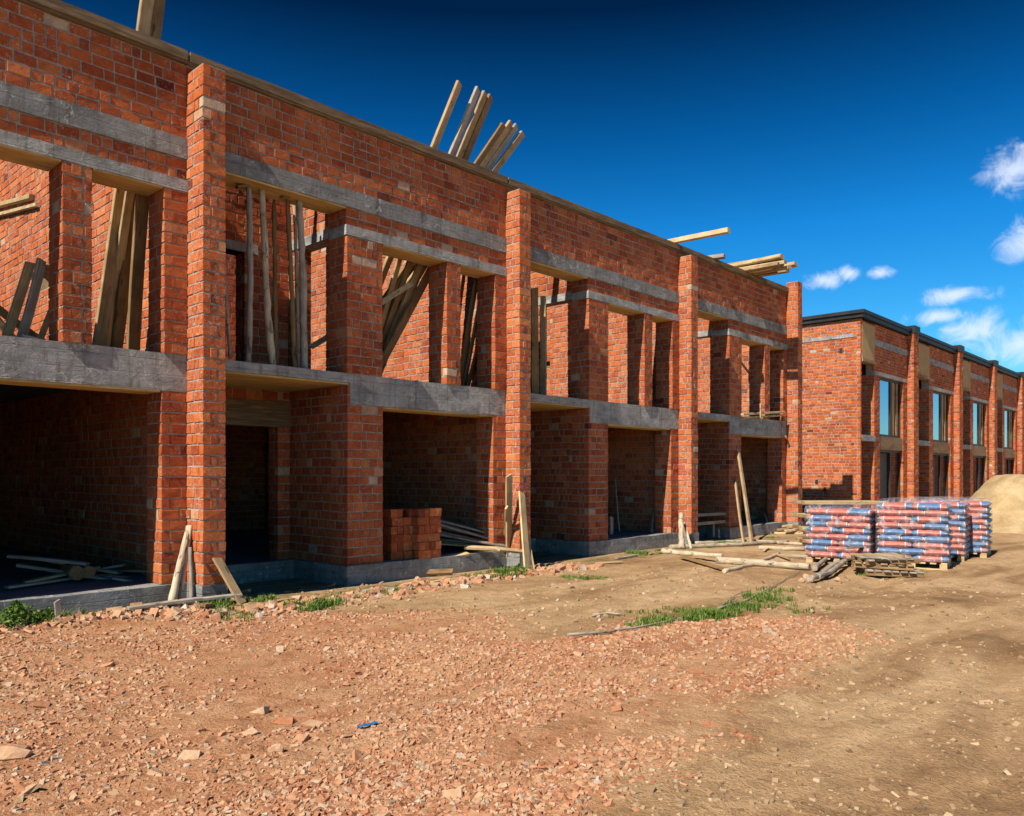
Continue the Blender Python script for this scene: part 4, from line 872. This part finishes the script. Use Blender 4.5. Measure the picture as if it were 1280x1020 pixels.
# broken wooden pallets before the bags
def wood_pallet(label, c, ang, tilt, m='grey', W_=.92, Dp=.62):
    root = empty('broken_pallet', c, label, 'pallet', 'flat wooden pallets piled in front of the bags'); root.rotation_euler = (tilt[0], tilt[1], ang)
    for y in (-Dp/2+.05, 0, Dp/2-.05):
        v = MB(); v.box(-W_/2, W_/2, y-.04, y+.04, 0, .07, 0, .5, .004); o = v.build('bearer', [M['brown']], None, origin=(0, 0, 0)); o.parent = root; o.location = (0, 0, 0)
    for k in range(7):
        if random.random() < .12: continue
        x = -W_/2+.06+k*(W_-.12)/6; v = MB(); v.box(x-.05, x+.05, -Dp/2-random.uniform(0, .05), Dp/2+random.uniform(0, .05), .072, .095, 0, .5, .003)
        o = v.build('slat', [M[m]], None, origin=(0, 0, 0)); o.parent = root; o.location = (0, 0, 0)
pc = G(1120, 712); pz = gz(pc.x, pc.y)
pc = Vector((14.35, 4.62, pz))
wood_pallet('lowest weathered pallet of the pile before the widest bag pallet', pc+Vector((.0, 0, .03)), -.95, (.02, .03))
wood_pallet('second weathered pallet up in the pile before the bags', pc+Vector((-.05, .1, .13)), -1.15, (-.04, .03), 'tan')
wood_pallet('topmost pallet with skewed slats in the pile before the bags', pc+Vector((.05, .08, .235)), -.8, (.05, -.03), 'grey')
for k, (p0, p1, lb) in enumerate((((1062, 697), (1130, 700), 'long board lying along the top of the broken pallet pile'), ((1055, 690), (1105, 684), 'thin board reaching left from the top of the broken pallet pile'))):
    a_ = G(p0[0], p0[1], .3); b_ = G(p1[0], p1[1], .3); plank(lb, a_+Vector((0, 0, .06)), b_+Vector((0, 0, .06)), .09, .03, ('tan', 'grey', 'new')[k], Vector((0, .2, 1)))
# ================================================================== sand
n = 70; xs = np.linspace(-1, 1, n); XX, YY = np.meshgrid(xs, xs, indexing='ij')
rr = np.sqrt(XX**2+YY**2); H_ = 1.62*np.clip(1-smooth(.25, 1.0, rr*(1+.25*fbm(XX*2+3, YY*2, 3))), 0, 1)*(1+.25*fbm(XX*3+8, YY*3, 3)); H_ = H_+.16*fbm(XX*7, YY*5, 5)*(H_ > .02)-.12*(rr > .95)
Vs = np.stack([30.2+XX*4.0, 5.55+YY*2.6, H_-.03], -1).reshape(-1, 3); idx = np.arange(n*n).reshape(n, n)
q = np.stack([idx[:-1, :-1], idx[1:, :-1], idx[1:, 1:], idx[:-1, 1:]], -1).reshape(-1)
tag(mesh_obj('sand_heap', Vs, q, np.full(len(q)//4, 4), M['sand'], smooth=True), 'large heap of yellow sand behind the rightmost bag pallet', 'sand heap')
# ================================================================== second building
X2 = 29.12; S0 = 27.66; P2 = 6.65; NB = 7
B2 = empty('brick_terrace', (X2, D, 0), 'farther two storey red brick terrace with dark flat roof edge and blue glazed windows', 'building')
def part2(name, mb, mats=BRF): return mb.build(name, mats, B2)
ZT = 7.22; XE = S0+NB*P2
mb = MB(); mb.brick_plate('X', X2, D+.3, D+9, -.1, ZT, .35, [], 'L', .105); part2('gable_wall', mb)
mb = MB(); mb.brick_box(X2, X2+.12, D-.02, D+.3, -.1, ZT, 'LF', .105); part2('corner_pier', mb)
mb = MB(); mb.rough_box(X2-.02, X2+.05, D+.2, D+3.0, 6.58, 6.72, 0, .008); part2('gable_lintel', mb, [M['concrete']])
for yy, zz_ in ((D+.62, 6.05), (D+1.5, 1.32), (D+1.2, 1.05), (D+1.3, .62), (D+2.9, 6.3)):
    mb = MB(); mb.box(X2-.006, X2+.02, yy, yy+.10, zz_, zz_+.18); part2('putlog_hole', mb, [M['brace']])
for k in range(NB):
    s = S0+k*P2
    if k: mb = MB(); mb.brick_box(s, s+.62, D-.25, D, -.1, ZT+.12, 'FL', .105); part2('brick_pillar', mb); mb = MB(); mb.box(s-.04, s+.66, D-.30, D+.1, ZT+.12, ZT+.42); part2('pillar_cap', mb, [M['black_metal']])
    a0 = max(X2+.12, s+.6)
    # beige panel, recess under it
    mb = MB(); mb.box(a0, s+2.85, D-.03, D+.25, 5.85, 7.12); part2('beige_panel', mb, [M['panel']])
    mb = MB(); mb.box(a0, s+2.9, D-.06, D+.25, 5.72, 5.84); part2('panel_sill', mb, [M['band_wood']])
    mb = MB(); mb.brick_box(a0, s+2.9, D+.9, D+1.1, -.1, 5.72, 'F', .105); part2('recess_wall', mb)
    mb = MB(); mb.box(s+1.55, s+1.63, D+.84, D+.90, 3.1, 5.6); mb.box(s+2.30, s+2.38, D+.84, D+.9, 3.1, 5.6); mb.box(s+1.6, s+2.33, D+.845, D+.895, 5.5, 5.597); part2('window_frame', mb, [M['brace']])
    mb = MB(); mb.box(s+1.63, s+2.3, D+.87, D+.88, 3.1, 5.5); part2('window_pane', mb, [M['glass']])
    mb = MB(); mb.rough_box(a0, s+2.95, D-.03, D+.9, 2.90, 3.11, 0, .008); part2('balcony_slab', mb, [M['concrete']])
    # wall panels round the window and the door (butted, the recess side wall closes the left)
    c0, c1 = s+2.9, s+P2
    w0, w1 = s+3.50, s+6.15
    mb = MB(); mb.brick_box(c0, w0, D, D+1.1, -.1, 5.36, 'FLR', .105); mb.brick_box(w1, c1, D, D+.3, -.1, 5.36, 'FL', .105); mb.brick_box(c0, c1, D, D+.3, 5.50, ZT, 'F', .105); 
    mb.brick_box(a0, c0, D+.05, D+.3, 7.12, ZT, 'F', .1); part2('facade_wall', mb)
    mb = MB(); mb.rough_box(c0, c1, D-.01, D+.3, 5.36, 5.50, 0, .006); part2('lintel', mb, [M['concrete']])
    mb = MB(); mb.rough_box(s+2.86, c1, D-.015, D+.05, 6.42, 6.66, 0, .006); part2('ring_beam', mb, [M['concrete']])
    mb = MB(); mb.box(w0, w1, D+.02, D+.3, 2.62, 3.12); part2('timber_band', mb, [M['band_wood']])
    fr = MB(); fx0, fx1, g1 = w0, w0+1.38, w0+1.38
    for a, b_ in ((w0, w0+.09), (w0+1.46, w0+1.60), (w1-.1, w1)): fr.box(a, b_, D+.10, D+.2, 3.12, 5.36)
    fr.box(w0+.05, w1-.05, D+.105, D+.195, 5.26, 5.357); fr.box(w0+.05, w1-.05, D+.105, D+.195, 3.123, 3.21); w_ = part2('window_frame', fr, [M['brace']])
    mb = MB(); mb.box(w0+.09, w0+1.46, D+.14, D+.15, 3.21, 5.26); o = mb.build('window_pane', [M['glass']], w_)
    for a in (w0+1.75, w0+2.2): mb = MB(); mb.rough_box(a, a+.2, D+.12, D+.17, 3.12, 5.36, 0, .01); mb.build('window_board', [M['panel'] if a < w0+2 else M['band_wood']], w_)
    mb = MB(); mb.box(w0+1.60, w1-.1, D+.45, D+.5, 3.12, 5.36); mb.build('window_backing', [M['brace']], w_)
    dr = MB(); dr.box(w0, w0+.07, D+.1, D+.2, -.1, 2.62); dr.box(w1-.07, w1, D+.1, D+.2, -.1, 2.62); dr.box(w0+.05, w1-.05, D+.105, D+.195, 2.53, 2.617); dr.box(w0+1.42, w0+1.50, D+.1, D+.2, -.1, 2.58); dd = part2('door_frame', dr, [M['brace']])
    mb = MB(); mb.box(w0+1.5, w1-.07, D+.6, D+.65, -.1, 2.53); mb.build('door_panel', [M['reveal']], dd)
mb = MB(); mb.box(X2-.12, XE, D-.14, D+9.1, ZT+.03, ZT+.17); mb.box(X2-.18, XE, D-.20, D+9.2, ZT+.17, ZT+.29); part2('roof', mb, [M['black_metal']])
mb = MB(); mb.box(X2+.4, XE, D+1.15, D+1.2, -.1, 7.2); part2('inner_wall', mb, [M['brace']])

# ------------------------------------------------------------------ groups of like things
for o in S.objects:
    lb = o.get('label', '')
    for key, gname in (('sticking up', 'boards sticking up above the roof edge'), ('roof edge bundle', 'boards bundled on the roof edge'), ('leaning board beside the pier', 'boards leaning left of the nearest pillar'), ('propping the beam', 'poles propping the balcony beam'),
                       ('heap beside the brick stacks', 'boards heaped beside the brick stacks'), ('untidy heap', 'boards heaped in the last garage'), ('timber offcut', 'timber offcuts left of the bag pallets'), ('timber stack', 'boards stacked behind the bag pallets'),
                       ('garage floor left', 'boards heaped in the nearest garage'), ('leaning on the second pillar', 'boards leaning on the second pillar'), ('narrow upper opening', 'boards leaning beside the second pillar'), ('grey crooked log', 'grey logs before the pallets'),
                       ('stack of new red bricks', 'stacks of new bricks'), ('pale poles', 'poles lying before the far bays'), ('pallet', 'wooden pallets') ):
        if key in lb and 'group' not in o.keys() and o.get('category') in ('plank', 'prop', 'pole', 'log', 'brick stack') and not (key == 'pallet') and not (key == 'leaning on the second pillar' and o.get('category') != 'plank'): o['group'] = gname
